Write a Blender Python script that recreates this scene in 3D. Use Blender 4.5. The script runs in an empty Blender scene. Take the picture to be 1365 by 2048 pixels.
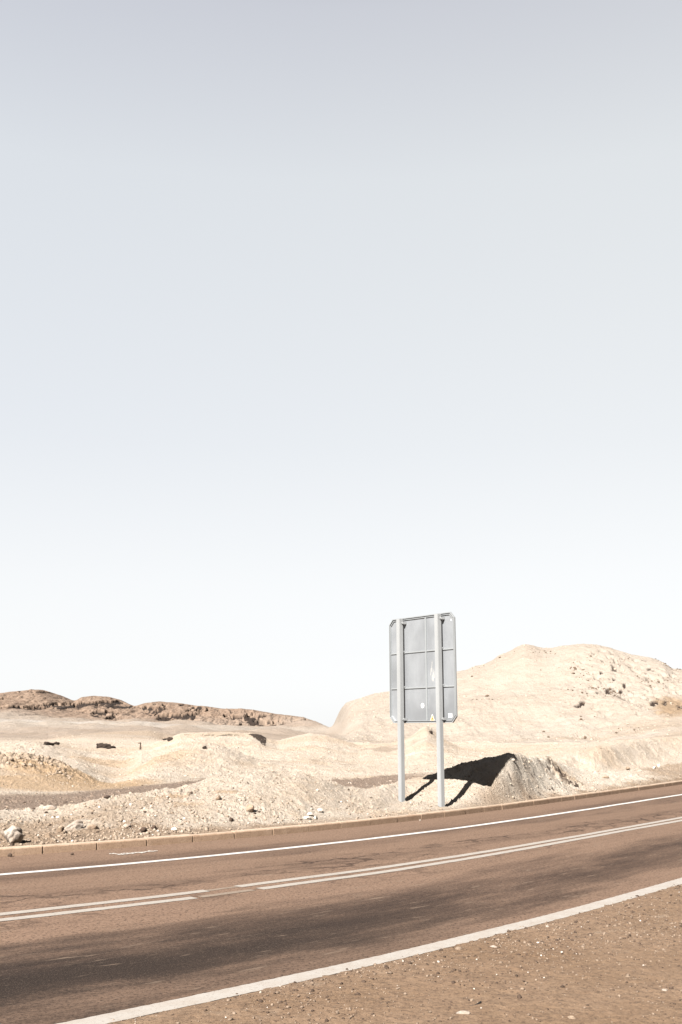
import bpy, bmesh, math, random
import numpy as np
from mathutils import Vector
random.seed(7)
rng = np.random.default_rng(11)
SC = bpy.context.scene
COL = SC.collection

# ------------------------------------------------------------------ camera, sky, sun, exposure
F_PX, HOR, CX, CY, EYE = 2050.0, 1462.0, 682.5, 1024.0, 2.05     # survey constants of the photograph (1365 x 2048)
PITCH = math.atan((HOR - CY) / F_PX)
cam = bpy.data.cameras.new('camera')
cam_o = bpy.data.objects.new('camera', cam); COL.objects.link(cam_o)
cam.sensor_fit = 'VERTICAL'; cam.sensor_height = 36.0; cam.sensor_width = 24.0
cam.lens = 36.0 * F_PX / 2048.0
cam.clip_start = 0.1; cam.clip_end = 20000
cam_o.location = (0, 0, EYE)
cam_o.rotation_euler = (math.pi / 2 + PITCH, 0, 0)
SC.camera = cam_o

SUN_AZ, SUN_EL = math.radians(27), math.radians(37)     # azimuth the light travels towards, measured from +Y to +X
world = bpy.data.worlds.new('World'); SC.world = world; world.use_nodes = True
wn = world.node_tree.nodes; wl = world.node_tree.links
bg = wn['Background']
sky = wn.new('ShaderNodeTexSky'); sky.sky_type = 'NISHITA'; sky.sun_disc = False
sky.sun_elevation = SUN_EL
sky.sun_rotation = SUN_AZ + math.pi
sky.altitude = 200; sky.air_density = 1.0; sky.dust_density = 1.0; sky.ozone_density = 1.0
hs = wn.new('ShaderNodeHueSaturation'); hs.inputs['Saturation'].default_value = 0.2; hs.inputs['Value'].default_value = 0.25
wl.new(sky.outputs[0], hs.inputs['Color'])
# pale coastal haze: bright along the horizon; sky overhead darkened to deepen the shadows
wtc = wn.new('ShaderNodeTexCoord'); wsp = wn.new('ShaderNodeSeparateXYZ'); wl.new(wtc.outputs['Generated'], wsp.inputs[0])
wr = wn.new('ShaderNodeValToRGB'); wl.new(wsp.outputs[2], wr.inputs[0])
stops = [(0.0, (.99, 1.0, 1.0)), (0.06, (.975, .985, .99)), (0.14, (.95, .965, .97)), (0.27, (.865, .893, .915)), (0.50, (.805, .838, .864)), (0.62, (.665, .685, .74)), (0.72, (.28, .30, .37)), (1.0, (.05, .06, .09))]
while len(wr.color_ramp.elements) < len(stops): wr.color_ramp.elements.new(0.5)
for e, (p_, c_) in zip(wr.color_ramp.elements, stops): e.position = p_; e.color = (*c_, 1)
# slightly bluer and deeper towards the left
wx = wn.new('ShaderNodeMapRange'); wx.inputs[1].default_value = -0.35; wx.inputs[2].default_value = 0.25; wx.inputs[3].default_value = 1.0; wx.inputs[4].default_value = 0.0
wl.new(wsp.outputs[0], wx.inputs[0])
wz = wn.new('ShaderNodeMapRange'); wz.inputs[1].default_value = 0.08; wz.inputs[2].default_value = 0.3; wl.new(wsp.outputs[2], wz.inputs[0])
wm0 = wn.new('ShaderNodeMath'); wm0.operation = 'MULTIPLY'; wl.new(wx.outputs[0], wm0.inputs[0]); wl.new(wz.outputs[0], wm0.inputs[1])
wt = wn.new('ShaderNodeMix'); wt.data_type = 'RGBA'; wt.blend_type = 'MULTIPLY'; wt.inputs[7].default_value = (.96, .97, 1.0, 1)
wl.new(wm0.outputs[0], wt.inputs[0]); wl.new(wr.outputs[0], wt.inputs[6])
wg = wn.new('ShaderNodeMix'); wg.data_type = 'RGBA'; wg.blend_type = 'MULTIPLY'; wg.inputs[0].default_value = 1.0
SKYG = 1.65; wg.inputs[7].default_value = (SKYG, SKYG, SKYG, 1); wl.new(wt.outputs[2], wg.inputs[6])
wm = wn.new('ShaderNodeMix'); wm.data_type = 'RGBA'; wm.inputs[0].default_value = 0.85
wl.new(hs.outputs[0], wm.inputs[6]); wl.new(wg.outputs[2], wm.inputs[7]); 
wy = wn.new('ShaderNodeMapRange'); wy.inputs[1].default_value = -0.3; wy.inputs[2].default_value = 0.55; wy.inputs[3].default_value = 0.4; wy.inputs[4].default_value = 1.0
wl.new(wsp.outputs[1], wy.inputs[0])                                  # sky dimmed behind the viewpoint, added to cut fill light in shadows
wb = wn.new('ShaderNodeVectorMath'); wb.operation = 'SCALE'; wl.new(wm.outputs[2], wb.inputs[0]); wl.new(wy.outputs[0], wb.inputs['Scale'])
wl.new(wb.outputs[0], bg.inputs['Color'])
bg.inputs['Strength'].default_value = 0.10
sun = bpy.data.lights.new('sun', 'SUN'); sun.energy = 5.0; sun.angle = math.radians(0.5); sun.color = (1.0, 0.96, 0.915)
sun_o = bpy.data.objects.new('sun', sun); COL.objects.link(sun_o)
trav = Vector((math.sin(SUN_AZ) * math.cos(SUN_EL), math.cos(SUN_AZ) * math.cos(SUN_EL), -math.sin(SUN_EL)))
sun_o.rotation_euler = trav.to_track_quat('-Z', 'Y').to_euler()
sun_o.location = (-30, -30, 40)
SC.view_settings.view_transform = 'Standard'; SC.view_settings.look = 'None'
SC.view_settings.exposure = 2.6; SC.view_settings.gamma = 1.0; SC.view_settings.use_curve_mapping = False
SC.cycles.max_bounces = 6; SC.cycles.diffuse_bounces = 1

# ------------------------------------------------------------------ helpers: survey, noise, nodes, tags
CP, SP = math.cos(PITCH), math.sin(PITCH)
def ray(x, y):
    dx = (x - CX) / F_PX; dy = -(y - CY) / F_PX
    return dx, CP - dy * SP, SP + dy * CP
def on_plane(x, y, z=0.0):
    a, b, c = ray(x, y); t = (z - EYE) / c
    return a * t, b * t
def at_r(x, y, r):
    a, b, c = ray(x, y); t = r / math.hypot(a, b)
    return a * t, b * t, EYE + c * t

def _hash(ix, iy, seed):
    h = (ix.astype(np.int64) * 374761393 + iy.astype(np.int64) * 668265263 + seed * 1442695041) & 0x7fffffff
    h = ((h ^ (h >> 13)) * 1274126177) & 0x7fffffff
    h = (h ^ (h >> 16)) & 0x7fffffff
    return h
def perlin(x, y, seed=0):
    x = np.asarray(x, float); y = np.asarray(y, float)
    ix = np.floor(x); iy = np.floor(y); fx = x - ix; fy = y - iy
    ux = fx * fx * fx * (fx * (fx * 6 - 15) + 10); uy = fy * fy * fy * (fy * (fy * 6 - 15) + 10)
    def g(dx, dy):
        a = _hash(ix + dx, iy + dy, seed) * (2 * math.pi / 0x7fffffff)
        return np.cos(a) * (fx - dx) + np.sin(a) * (fy - dy)
    n0 = g(0, 0) * (1 - ux) + g(1, 0) * ux
    n1 = g(0, 1) * (1 - ux) + g(1, 1) * ux
    return (n0 * (1 - uy) + n1 * uy) * 1.5
def fbm(x, y, octs=4, seed=0, gain=0.5, ridged=False):
    s = 0; a = 1; t = 0
    for k in range(octs):
        n = perlin(x * 2 ** k + 17.3 * k, y * 2 ** k - 9.1 * k, seed + k)
        if ridged: n = 1 - 2 * np.abs(n)
        s = s + a * n; t += a; a *= gain
    return s / t
def worley(x, y, seed=0):
    ix = np.floor(x); iy = np.floor(y); best = np.full(np.shape(x), 9.0); ident = np.zeros(np.shape(x))
    for dx in (-1, 0, 1):
        for dy in (-1, 0, 1):
            cx = ix + dx; cy = iy + dy
            h1 = _hash(cx, cy, seed) / 0x7fffffff; h2 = _hash(cx, cy, seed + 91) / 0x7fffffff
            d = np.hypot(cx + h1 - x, cy + h2 - y)
            m = d < best; best = np.where(m, d, best); ident = np.where(m, _hash(cx, cy, seed + 7) / 0x7fffffff, ident)
    return best, ident
def sstep(a, b, x):
    t = np.clip((x - a) / (b - a), 0, 1); return t * t * (3 - 2 * t)

def tag(o, label=None, cat=None, group=None, kind=None):
    if label: o['label'] = label
    if cat: o['category'] = cat
    if group: o['group'] = group
    if kind: o['kind'] = kind
    return o
def mesh_obj(name, verts, faces, m, parent=None, smooth=False):
    me = bpy.data.meshes.new(name)
    verts = np.asarray(verts, dtype=np.float32); 
    if isinstance(faces, np.ndarray):
        n, k = faces.shape
        me.vertices.add(len(verts)); me.vertices.foreach_set('co', verts.ravel())
        me.loops.add(n * k); me.loops.foreach_set('vertex_index', faces.astype(np.int32).ravel())
        me.polygons.add(n); me.polygons.foreach_set('loop_start', np.arange(0, n * k, k, dtype=np.int32))
        me.update(calc_edges=True)
    else:
        me.from_pydata([tuple(v) for v in verts], [], faces); me.update()
    if smooth: me.polygons.foreach_set('use_smooth', np.ones(len(me.polygons), dtype=bool))
    me.materials.append(m)
    o = bpy.data.objects.new(name, me); COL.objects.link(o)
    if parent: o.parent = parent
    return o
def bm_obj(name, bm, m, parent=None, smooth=False):
    bmesh.ops.recalc_face_normals(bm, faces=bm.faces)
    me = bpy.data.meshes.new(name); bm.to_mesh(me); bm.free()
    if smooth:
        for p in me.polygons: p.use_smooth = True
    me.materials.append(m)
    o = bpy.data.objects.new(name, me); COL.objects.link(o)
    if parent: o.parent = parent
    return o

class NT:
    """small node-building helper"""
    def __init__(s, name):
        s.m = bpy.data.materials.new(name); s.m.use_nodes = True
        s.n = s.m.node_tree.nodes; s.l = s.m.node_tree.links; s.b = s.n['Principled BSDF']
        s.b.inputs['Roughness'].default_value = 0.9
        s.b.inputs['Specular IOR Level'].default_value = 0.15
    def lk(s, a, b): s.l.new(a, b)
    def pos(s):
        return s.n.new('ShaderNodeNewGeometry').outputs['Position']
    def objc(s): return s.n.new('ShaderNodeTexCoord').outputs['Object']
    def uv(s): return s.n.new('ShaderNodeTexCoord').outputs['UV']
    def mapv(s, v, scale=(1, 1, 1), loc=(0, 0, 0)):
        n = s.n.new('ShaderNodeMapping'); n.inputs['Scale'].default_value = scale; n.inputs['Location'].default_value = loc
        s.lk(v, n.inputs['Vector']); return n.outputs[0]
    def noise(s, v, scale, detail=4, rough=0.55, dist=0):
        n = s.n.new('ShaderNodeTexNoise'); n.inputs['Scale'].default_value = scale; n.inputs['Detail'].default_value = detail
        n.inputs['Roughness'].default_value = rough; n.inputs['Distortion'].default_value = dist
        s.lk(v, n.inputs['Vector']); return n.outputs['Fac']
    def vor(s, v, scale, feature='F1', rnd=1.0):
        n = s.n.new('ShaderNodeTexVoronoi'); n.feature = feature; n.inputs['Scale'].default_value = scale
        n.inputs['Randomness'].default_value = rnd
        s.lk(v, n.inputs['Vector']); return n.outputs
    def ramp(s, fac, stops, interp='LINEAR'):
        n = s.n.new('ShaderNodeValToRGB'); cr = n.color_ramp; cr.interpolation = interp
        while len(cr.elements) < len(stops): cr.elements.new(0.5)
        for e, (p, c) in zip(cr.elements, stops):
            e.position = p; e.color = (c, c, c, 1) if not isinstance(c, (tuple, list)) else (*c[:3], 1)
        s.lk(fac, n.inputs[0]); return n.outputs[0]
    def math(s, op, a, b=None, clamp=False):
        n = s.n.new('ShaderNodeMath'); n.operation = op; n.use_clamp = clamp
        for i, v in enumerate((a, b)):
            if v is None: continue
            if isinstance(v, (int, float)): n.inputs[i].default_value = v
            else: s.lk(v, n.inputs[i])
        return n.outputs[0]
    def mix(s, fac, a, b, mode='MIX'):
        n = s.n.new('ShaderNodeMix'); n.data_type = 'RGBA'; n.blend_type = mode
        if isinstance(fac, (int, float)): n.inputs[0].default_value = fac
        else: s.lk(fac, n.inputs[0])
        for i, v in ((6, a), (7, b)):
            if isinstance(v, (tuple, list)): n.inputs[i].default_value = (*v[:3], 1)
            else: s.lk(v, n.inputs[i])
        return n.outputs[2]
    def attr(s, name):
        n = s.n.new('ShaderNodeAttribute'); n.attribute_name = name
        return n
    def sep(s, v):
        n = s.n.new('ShaderNodeSeparateColor'); s.lk(v, n.inputs[0]); return n.outputs
    def sepxyz(s, v):
        n = s.n.new('ShaderNodeSeparateXYZ'); s.lk(v, n.inputs[0]); return n.outputs
    def bump(s, h, strength=0.5, dist=0.02, prev=None):
        n = s.n.new('ShaderNodeBump'); n.inputs['Strength'].default_value = strength; n.inputs['Distance'].default_value = dist
        s.lk(h, n.inputs['Height'])
        if prev is not None: s.lk(prev, n.inputs['Normal'])
        return n.outputs[0]
    def done(s, col=None, normal=None, rough=None):
        if col is not None:
            if isinstance(col, (tuple, list)): s.b.inputs['Base Color'].default_value = (*col[:3], 1)
            else: s.lk(col, s.b.inputs['Base Color'])
        if normal is not None: s.lk(normal, s.b.inputs['Normal'])
        if rough is not None:
            if isinstance(rough, (int, float)): s.b.inputs['Roughness'].default_value = rough
            else: s.lk(rough, s.b.inputs['Roughness'])
        return s.m

# ------------------------------------------------------------------ materials
SAND = (0.2147, 0.1858, 0.1534)
SAND_FAR = (0.1475, 0.1284, 0.1082)
def mat_ground():
    t = NT('sand_and_rock'); P = t.pos()
    a = t.attr('cover'); R, G, B = t.sep(a.outputs['Color'])[:3]
    b = t.attr('tint'); O, W, D = t.sep(b.outputs['Color'])[:3]
    n1 = t.noise(P, 0.35, 6, 0.6); n2 = t.noise(P, 2.2, 6, 0.65); n3 = t.noise(P, 14, 5, 0.7)
    base = t.mix(t.ramp(n1, [(0.3, 0), (0.7, 1)]), SAND, (0.1963, 0.1654, 0.1333))
    base = t.mix(t.ramp(n2, [(0.46, 0), (0.7, 0.5)]), base, (0.1852, 0.1432, 0.1))
    base = t.mix(t.ramp(n3, [(0.55, 0), (0.7, 0.55)]), base, (0.1142, 0.07901, 0.04938))
    # ochre, white crust, brown dirt, dark gravel track, dark rock with the bank's painted undercut shade
    base = t.mix(O, base, (0.1667, 0.1173, 0.07284))
    base = t.mix(W, base, (0.2257, 0.2014, 0.1691))
    dirt = t.mix(t.ramp(t.noise(P, 9, 6, 0.7), [(0.35, 0), (0.65, 1)]), (0.08599, 0.05647, 0.03582), (0.1317, 0.09407, 0.06222))
    base = t.mix(G, base, dirt)
    trk = t.mix(t.ramp(t.noise(P, 26, 5, 0.75), [(0.4, 0), (0.62, 1)]), (0.078, 0.056, 0.042), (0.122, 0.092, 0.071))
    base = t.mix(R, base, trk)
    base = t.mix(D, base, (0.0887, 0.06377, 0.04577))
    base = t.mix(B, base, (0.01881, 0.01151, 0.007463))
    # grit: dark and pale specks that are stones too small to model
    clus = t.ramp(t.noise(P, 0.8, 4, 0.65), [(0.42, 0.15), (0.62, 1)])
    hs_ = None
    for sc, rad, lo, col, k in ((16, .24, .62, (0.06173, 0.04074, 0.02469), .8), (7.5, .20, .66, (0.05247, 0.03395, 0.02099), .85), (3.2, .15, .72, (0.04321, 0.02778, 0.01728), .85)):
        v = t.vor(t.mapv(P, (1, 1, 1.4), (sc, 3, 1)), sc); sp = t.ramp(v['Distance'], [(rad * .55, 1), (rad, 0)])
        pick = t.ramp(t.sep(v['Color'])[0], [(lo, 0), (lo + .02, 1)])
        m_ = t.math('MULTIPLY', t.math('MULTIPLY', t.math('MULTIPLY', sp, pick), clus), k)
        base = t.mix(m_, base, col); hs_ = m_ if hs_ is None else t.math('MAXIMUM', hs_, m_)
    v = t.vor(P, 9.5); base = t.mix(t.math('MULTIPLY', t.ramp(v['Distance'], [(.12, .8), (.22, 0)]), t.ramp(t.sep(v['Color'])[1], [(.78, 0), (.8, 1)])), base, (0.2778, 0.2531, 0.2222))
    bn = t.bump(n3, 0.9, 0.09); bn = t.bump(t.noise(P, 50, 4, 0.7), 0.7, 0.025, bn)
    bn = t.bump(n2, 0.5, 0.25, bn)
    return t.done(base, bn, 0.95)
M_GROUND = mat_ground()

def mat_hills():
    t = NT('hill_rock_and_sand'); P = t.pos()
    a = t.attr('cover'); R, G, B = t.sep(a.outputs['Color'])[:3]
    b = t.attr('tint'); O, W, D = t.sep(b.outputs['Color'])[:3]
    n1 = t.noise(P, 0.05, 6, 0.6); n2 = t.noise(P, 0.5, 6, 0.65); n3 = t.noise(P, 2.4, 5, 0.7)
    base = t.mix(t.ramp(n1, [(0.3, 0), (0.7, 1)]), SAND_FAR, (0.137, 0.1154, 0.09383))
    base = t.mix(t.ramp(n2, [(0.45, 0), (0.8, 0.5)]), base, (0.09975, 0.07802, 0.05778))
    base = t.mix(t.ramp(n3, [(0.55, 0), (0.72, 0.5)]), base, (0.06383, 0.04515, 0.03083))
    base = t.mix(O, base, (0.09574, 0.06364, 0.03639))
    base = t.mix(W, base, (0.1675, 0.158, 0.1456))
    brown = t.mix(t.ramp(n2, [(0.4, 0), (0.6, 1)]), (0.07284, 0.04938, 0.03457), (0.1099, 0.07901, 0.05741))
    base = t.mix(D, base, brown)
    clus = t.ramp(t.noise(P, 0.09, 5, 0.65), [(0.46, 0.1), (0.6, 1)])
    for sc, rad, lo in ((2.2, .2, .66), (0.5556, 0.09877, 0.4568)):
        v = t.vor(t.mapv(P, (1, 1, 1), (sc, 3, 1)), sc); sp = t.ramp(v['Distance'], [(rad * .5, 1), (rad, 0)])
        base = t.mix(t.math('MULTIPLY', t.math('MULTIPLY', t.math('MULTIPLY', sp, t.ramp(t.sep(v['Color'])[0], [(lo, 0), (lo + .02, 1)])), clus), .8), base, (0.0463, 0.02963, 0.01852))
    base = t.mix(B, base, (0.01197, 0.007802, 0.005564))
    bn = t.bump(n3, 0.5, 0.3); bn = t.bump(n2, 0.4, 1.0, bn)
    return t.done(base, bn, 0.95)
M_HILLS = mat_hills()

def mat_road():
    t = NT('dusty_asphalt'); UV = t.uv(); P = t.pos()
    x, y, z = t.sepxyz(UV)
    wob = t.noise(t.mapv(UV, (0.22, 1.1, 1)), 1.0, 4, 0.6)
    wob2 = t.noise(t.mapv(UV, (0.7, 4.0, 1), (5, 3, 0)), 1.0, 4, 0.65)
    vv = t.math('ADD', y, t.math('MULTIPLY', t.math('SUBTRACT', wob, 0.5), 2.2))
    vv = t.math('ADD', vv, t.math('MULTIPLY', t.math('SUBTRACT', wob2, 0.5), 0.9))
    f = t.math('DIVIDE', t.math('ADD', vv, 6.0), 12.0)              # V -6..6 -> 0..1
    g = lambda v: (v + 6) / 12
    dark = t.ramp(f, [(g(-5), 0.05), (g(-3.55), 0.1), (g(-3.1), 0.7), (g(-2.2), 0.95), (g(-1.55), 0.6), (g(-1.05), 0.12), (g(0.6), 0.08),
                      (g(1.0), 0.5), (g(1.35), 0.25), (g(2.0), 0.12), (g(2.55), 0.6), (g(3.3), 0.6), (g(3.75), 0.2), (g(4.3), 0.05)])
    # oil and rubber darker where cars brake: stronger towards the left end and at the far right
    lft = t.ramp(t.math('DIVIDE', x, 30.0), [(0.16, 1.0), (0.30, 0.75), (0.42, 0.25), (0.55, 0.15), (0.72, 0.35)])
    nearside = t.ramp(f, [(g(-1.4), 1), (g(-0.8), 0)])
    big = t.noise(t.mapv(UV, (0.35, 1.3, 1), (7, 2, 0)), 1.0, 5, 0.65)
    dark = t.math('MULTIPLY', dark, t.ramp(big, [(0.36, 0.45), (0.58, 1.0)]))
    deep = t.math('MULTIPLY', t.math('MULTIPLY', lft, nearside), dark)
    st = t.noise(t.mapv(UV, (0.6, 9, 1)), 1.0, 5, 0.7)
    dark2 = t.math('ADD', dark, t.math('MULTIPLY', t.math('SUBTRACT', st, 0.5), 0.55), clamp=True)
    fine = t.noise(P, 27, 3, 0.75); mid = t.noise(P, 7, 5, 0.7)
    dark2 = t.math('ADD', dark2, t.math('MULTIPLY', t.math('SUBTRACT', mid, 0.5), 0.9), clamp=True)
    gr = t.noise(P, 21, 4, 0.75); dark2 = t.math('ADD', dark2, t.math('MULTIPLY', t.math('SUBTRACT', gr, 0.5), 1.0), clamp=True)
    tan = t.mix(t.ramp(mid, [(0.3, 0), (0.7, 1)]), (0.07242, 0.04666, 0.03244), (0.109, 0.07264, 0.05177))
    asp = (0.02469, 0.01605, 0.01235)
    c = t.mix(dark2, tan, asp)
    c = t.mix(t.math('MULTIPLY', deep, 0.85), c, (0.008099, 0.006327, 0.005821))
    zl = t.ramp(f, [(g(-4.6), 0.15), (g(-3.9), .4), (g(-3.35), 1), (g(-2.4), 1), (g(-1.7), 0)])
    zu = t.ramp(t.math('DIVIDE', x, 30.0), [(0.17, 1.0), (0.27, 0.7), (0.37, 0.12), (0.5, 0)])
    c = t.mix(t.math('MULTIPLY', t.math('MULTIPLY', zl, zu), t.ramp(t.math('ADD', t.math('MULTIPLY', big, .6), t.math('MULTIPLY', gr, .4)), [(0.36, 0.6), (0.52, 1.0)])), c, (0.01049, 0.007716, 0.006481))
    c = t.mix(t.ramp(fine, [(0.37, 0.8), (0.48, 0)]), c, (0.01519, 0.01063, 0.008605))
    grit = t.noise(P, 70, 3, 0.8)
    c = t.mix(t.ramp(grit, [(0.56, 0), (0.68, 0.35)]), c, (0.12, 0.088, 0.066))
    c = t.mix(t.ramp(fine, [(0.58, 0), (0.72, 0.22)]), c, (0.12, 0.088, 0.066))
    # dusty pale scuffs stretched along the lane
    sc = t.noise(t.mapv(UV, (1.6, 9, 1), (3, 8, 0)), 1.0, 3, 0.6)
    c = t.mix(t.ramp(sc, [(0.62, 0), (0.70, 0.6)]), c, (0.08605, 0.06327, 0.04707))
    # cracks: along the far wheel track and around the worn spot in the centre line
    wv = t.n.new('ShaderNodeVectorMath'); wv.operation = 'ADD'
    nn = t.n.new('ShaderNodeTexNoise'); nn.inputs['Scale'].default_value = 3.0; nn.inputs['Detail'].default_value = 4
    t.lk(UV, nn.inputs['Vector'])
    sc2 = t.n.new('ShaderNodeVectorMath'); sc2.operation = 'SCALE'; sc2.inputs['Scale'].default_value = 0.5
    t.lk(nn.outputs['Color'], sc2.inputs[0]); t.lk(UV, wv.inputs[0]); t.lk(sc2.outputs[0], wv.inputs[1])
    ve = t.vor(t.mapv(wv.outputs[0], (0.9, 2.2, 1)), 1.3, 'DISTANCE_TO_EDGE')['Distance']
    line = t.ramp(ve, [(0.0, 1), (0.11, 0)])
    zone = t.ramp(f, [(g(-0.9), 0), (g(-0.3), 0.6), (g(0.3), 0.35), (g(0.7), 0.95), (g(1.25), 0.95), (g(1.6), 0)])
    gate = t.ramp(t.noise(t.mapv(UV, (0.35, 1, 1), (1, 1, 0)), 1.0, 3), [(0.44, 0), (0.56, 1)])
    crack = t.math('MULTIPLY', t.math('MULTIPLY', line, zone), gate)
    c = t.mix(t.math('MULTIPLY', crack, 0.85), c, (0.01519, 0.01012, 0.008099))
    bn = t.bump(fine, 0.6, 0.008); bn = t.bump(t.math('SUBTRACT', 1, crack), 0.4, 0.01, bn)
    t.b.inputs['Specular IOR Level'].default_value = 0.04
    return t.done(c, bn, 0.95)
M_ROAD = mat_road()

def mat_shoulder():
    t = NT('shoulder_dirt'); P = t.pos()
    n1 = t.noise(P, 0.55, 5, 0.6); n2 = t.noise(P, 4.5, 6, 0.7); n3 = t.noise(P, 30, 4, 0.8)
    c = t.mix(t.ramp(n1, [(0.35, 0), (0.68, 1)]), (0.09852, 0.06506, 0.04135), (0.07722, 0.04788, 0.02723))
    c = t.mix(t.ramp(n2, [(0.42, 0), (0.7, 0.6)]), c, (0.0559, 0.03487, 0.0214))
    c = t.mix(t.ramp(t.noise(t.mapv(P, (1, 1, 1), (4, 9, 0)), 1.3, 4, 0.6), [(0.62, 0), (0.72, 0.6)]), c, (0.1278, 0.09889, 0.07296))
    c = t.mix(t.ramp(n3, [(0.38, 0.75), (0.48, 0)]), c, (0.02664, 0.01665, 0.0107))
    c = t.mix(t.ramp(n3, [(0.56, 0), (0.7, 0.45)]), c, (0.1438, 0.1067, 0.07537))
    # old oil stains
    so = t.noise(t.mapv(P, (1, 1, 1), (-3, 2, 0)), 0.9, 4, 0.6)
    bn = t.bump(n3, 0.8, 0.012); bn = t.bump(n2, 0.6, 0.04, bn)
    return t.done(c, bn, 0.95)
M_SHOULDER = mat_shoulder()

def mat_paint(name, col, wear=0.5):
    t = NT(name); P = t.pos()
    n = t.noise(P, 40, 5, 0.8); n2 = t.noise(P, 5, 5, 0.7)
    c = t.mix(t.ramp(n2, [(0.4, 0), (0.75, 0.5)]), col, (0.1235, 0.09568, 0.07407))
    c = t.mix(t.ramp(n, [(0.36, wear), (0.46, 0)]), c, (0.06173, 0.04321, 0.03086))
    return t.done(c, t.bump(n, 0.4, 0.004), 0.7)
M_LINE_FAR = mat_paint('road_paint_fresh', (0.2469, 0.242, 0.2321), 0.15)
M_LINE_MID = mat_paint('road_paint_worn', (0.1531, 0.1407, 0.1259), 0.7)
M_LINE_NEAR = mat_paint('road_paint_edge', (0.163, 0.1506, 0.1358), 0.55)
M_LINE_FADED = mat_paint('road_paint_faded', (0.09383, 0.0716, 0.05432), 0.8)

def mat_kerb():
    t = NT('kerb_concrete'); P = t.pos()
    n = t.noise(P, 5, 6, 0.7); n2 = t.noise(P, 40, 4, 0.75); z = t.sepxyz(P)[2]
    c = t.mix(t.ramp(n, [(0.3, 0), (0.7, 1)]), (0.1111, 0.07198, 0.046), (0.1493, 0.1033, 0.07154))
    c = t.mix(t.ramp(n2, [(0.35, 0.5), (0.5, 0)]), c, (0.06253, 0.04, 0.02556))
    wear = t.ramp(t.math('ADD', t.math('MULTIPLY', z, 5.0), t.math('MULTIPLY', n, 0.25)), [(0.66, 0), (0.8, 0.8)])
    c = t.mix(wear, c, (0.2014, 0.1567, 0.1182))
    return t.done(c, t.bump(n2, 0.6, 0.008, t.bump(n, 0.4, 0.02)), 0.92)
M_KERB = mat_kerb()

def mat_metal(name, col, rough=0.45, metallic=0.75, streak=0.5):
    t = NT(name); O = t.objc()
    n = t.noise(t.mapv(O, (1, 1, 0.35)), 2.2, 4, 0.6); n2 = t.noise(O, 30, 4, 0.7)
    dk = tuple(v * 0.72 for v in col)
    c = t.mix(t.ramp(n, [(0.35, 0), (0.7, streak)]), col, dk)
    c = t.mix(t.ramp(n2, [(0.5, 0), (0.75, 0.25)]), c, tuple(min(1, v * 1.2) for v in col))
    n3 = t.noise(t.mapv(O, (1, 1, .8), (2, 0, 1)), 0.9, 3, 0.5)
    c = t.mix(t.ramp(n3, [(0.42, 0), (0.62, streak * .7)]), c, tuple(v * .55 for v in col))
    t.b.inputs['Metallic'].default_value = metallic
    t.b.inputs['Specular IOR Level'].default_value = 0.4
    return t.done(c, t.bump(n2, 0.08, 0.004), t.ramp(n, [(0.3, rough - 0.08), (0.7, rough + 0.1)]))
M_GALV = mat_metal('galvanised_steel', (0.178, 0.182, 0.182), 0.5, 0.3, 0.35)
M_PANEL = mat_metal('aluminium_sheet', (0.225, 0.235, 0.245), 0.42, 0.6, 0.9)
M_RIM = mat_metal('aluminium_profile', (0.225, 0.235, 0.239), 0.45, 0.6, 0.2)

def mat_flat(name, col, rough=0.6):
    t = NT(name); n = t.noise(t.objc(), 25, 3, 0.6)
    c = t.mix(t.ramp(n, [(0.4, 0), (0.8, 0.4)]), col, tuple(v * 0.8 for v in col))
    return t.done(c, None, rough)
M_STICK_W = mat_flat('white_sticker', (0.3704, 0.3704, 0.3642))
M_STICK_Y = mat_flat('orange_sticker', (0.3086, 0.1667, 0.06173))
M_STICK_P = mat_flat('pale_sticker_edge', (0.3086, 0.2901, 0.2593))
M_STICK_K = mat_flat('sticker_ink', (0.01852, 0.01543, 0.01235))
M_RUBBER = mat_flat('black_rubber', (0.01111, 0.01049, 0.009877), 0.5)
M_DARKWOOD = mat_flat('dark_weathered_wood', (0.03704, 0.02469, 0.01728), 0.9)

def mat_rock(name, a, b):
    t = NT(name); P = t.objc(); n = t.noise(P, 3.5, 6, 0.7); n2 = t.noise(P, 22, 5, 0.7)
    c = t.mix(t.ramp(n, [(0.38, 0), (0.62, 1)]), a, b)
    c = t.mix(t.ramp(n2, [(0.3, 0.5), (0.5, 0)]), c, tuple(v * 0.45 for v in b))
    return t.done(c, t.bump(n2, 0.7, 0.02, t.bump(n, 0.6, 0.06)), 0.92)
M_PALE = mat_rock('pale_boulder', (0.1925, 0.1692, 0.1458), (0.1109, 0.08457, 0.0642))
M_TANROCK = mat_rock('tan_stone', (0.1517, 0.1167, 0.08457), (0.09333, 0.0642, 0.04375))
M_DARKROCK = mat_rock('dark_stone', (0.04375, 0.02917, 0.02042), (0.02333, 0.01517, 0.0105))
M_BLACKROCK = mat_rock('black_rock', (0.01852, 0.01235, 0.008642), (0.009877, 0.00679, 0.004938))
M_PEBBLE = mat_rock('pebble', (0.1235, 0.09259, 0.0679), (0.07407, 0.05247, 0.03704))
M_HILLSTONE = mat_rock('hill_stone', (0.0679, 0.0463, 0.03086), (0.03704, 0.02469, 0.01667))
M_SANDCLOD = mat_rock('sand_clod', (0.1914, 0.1636, 0.1346), (0.1451, 0.116, 0.08765))
M_CLOD = mat_rock('earth_clod', (0.1605, 0.1265, 0.09568), (0.1049, 0.07716, 0.05556))
M_WHITEROCK = mat_rock('white_stone', (0.2917, 0.2742, 0.2508), (0.1925, 0.1633, 0.1342))

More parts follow.
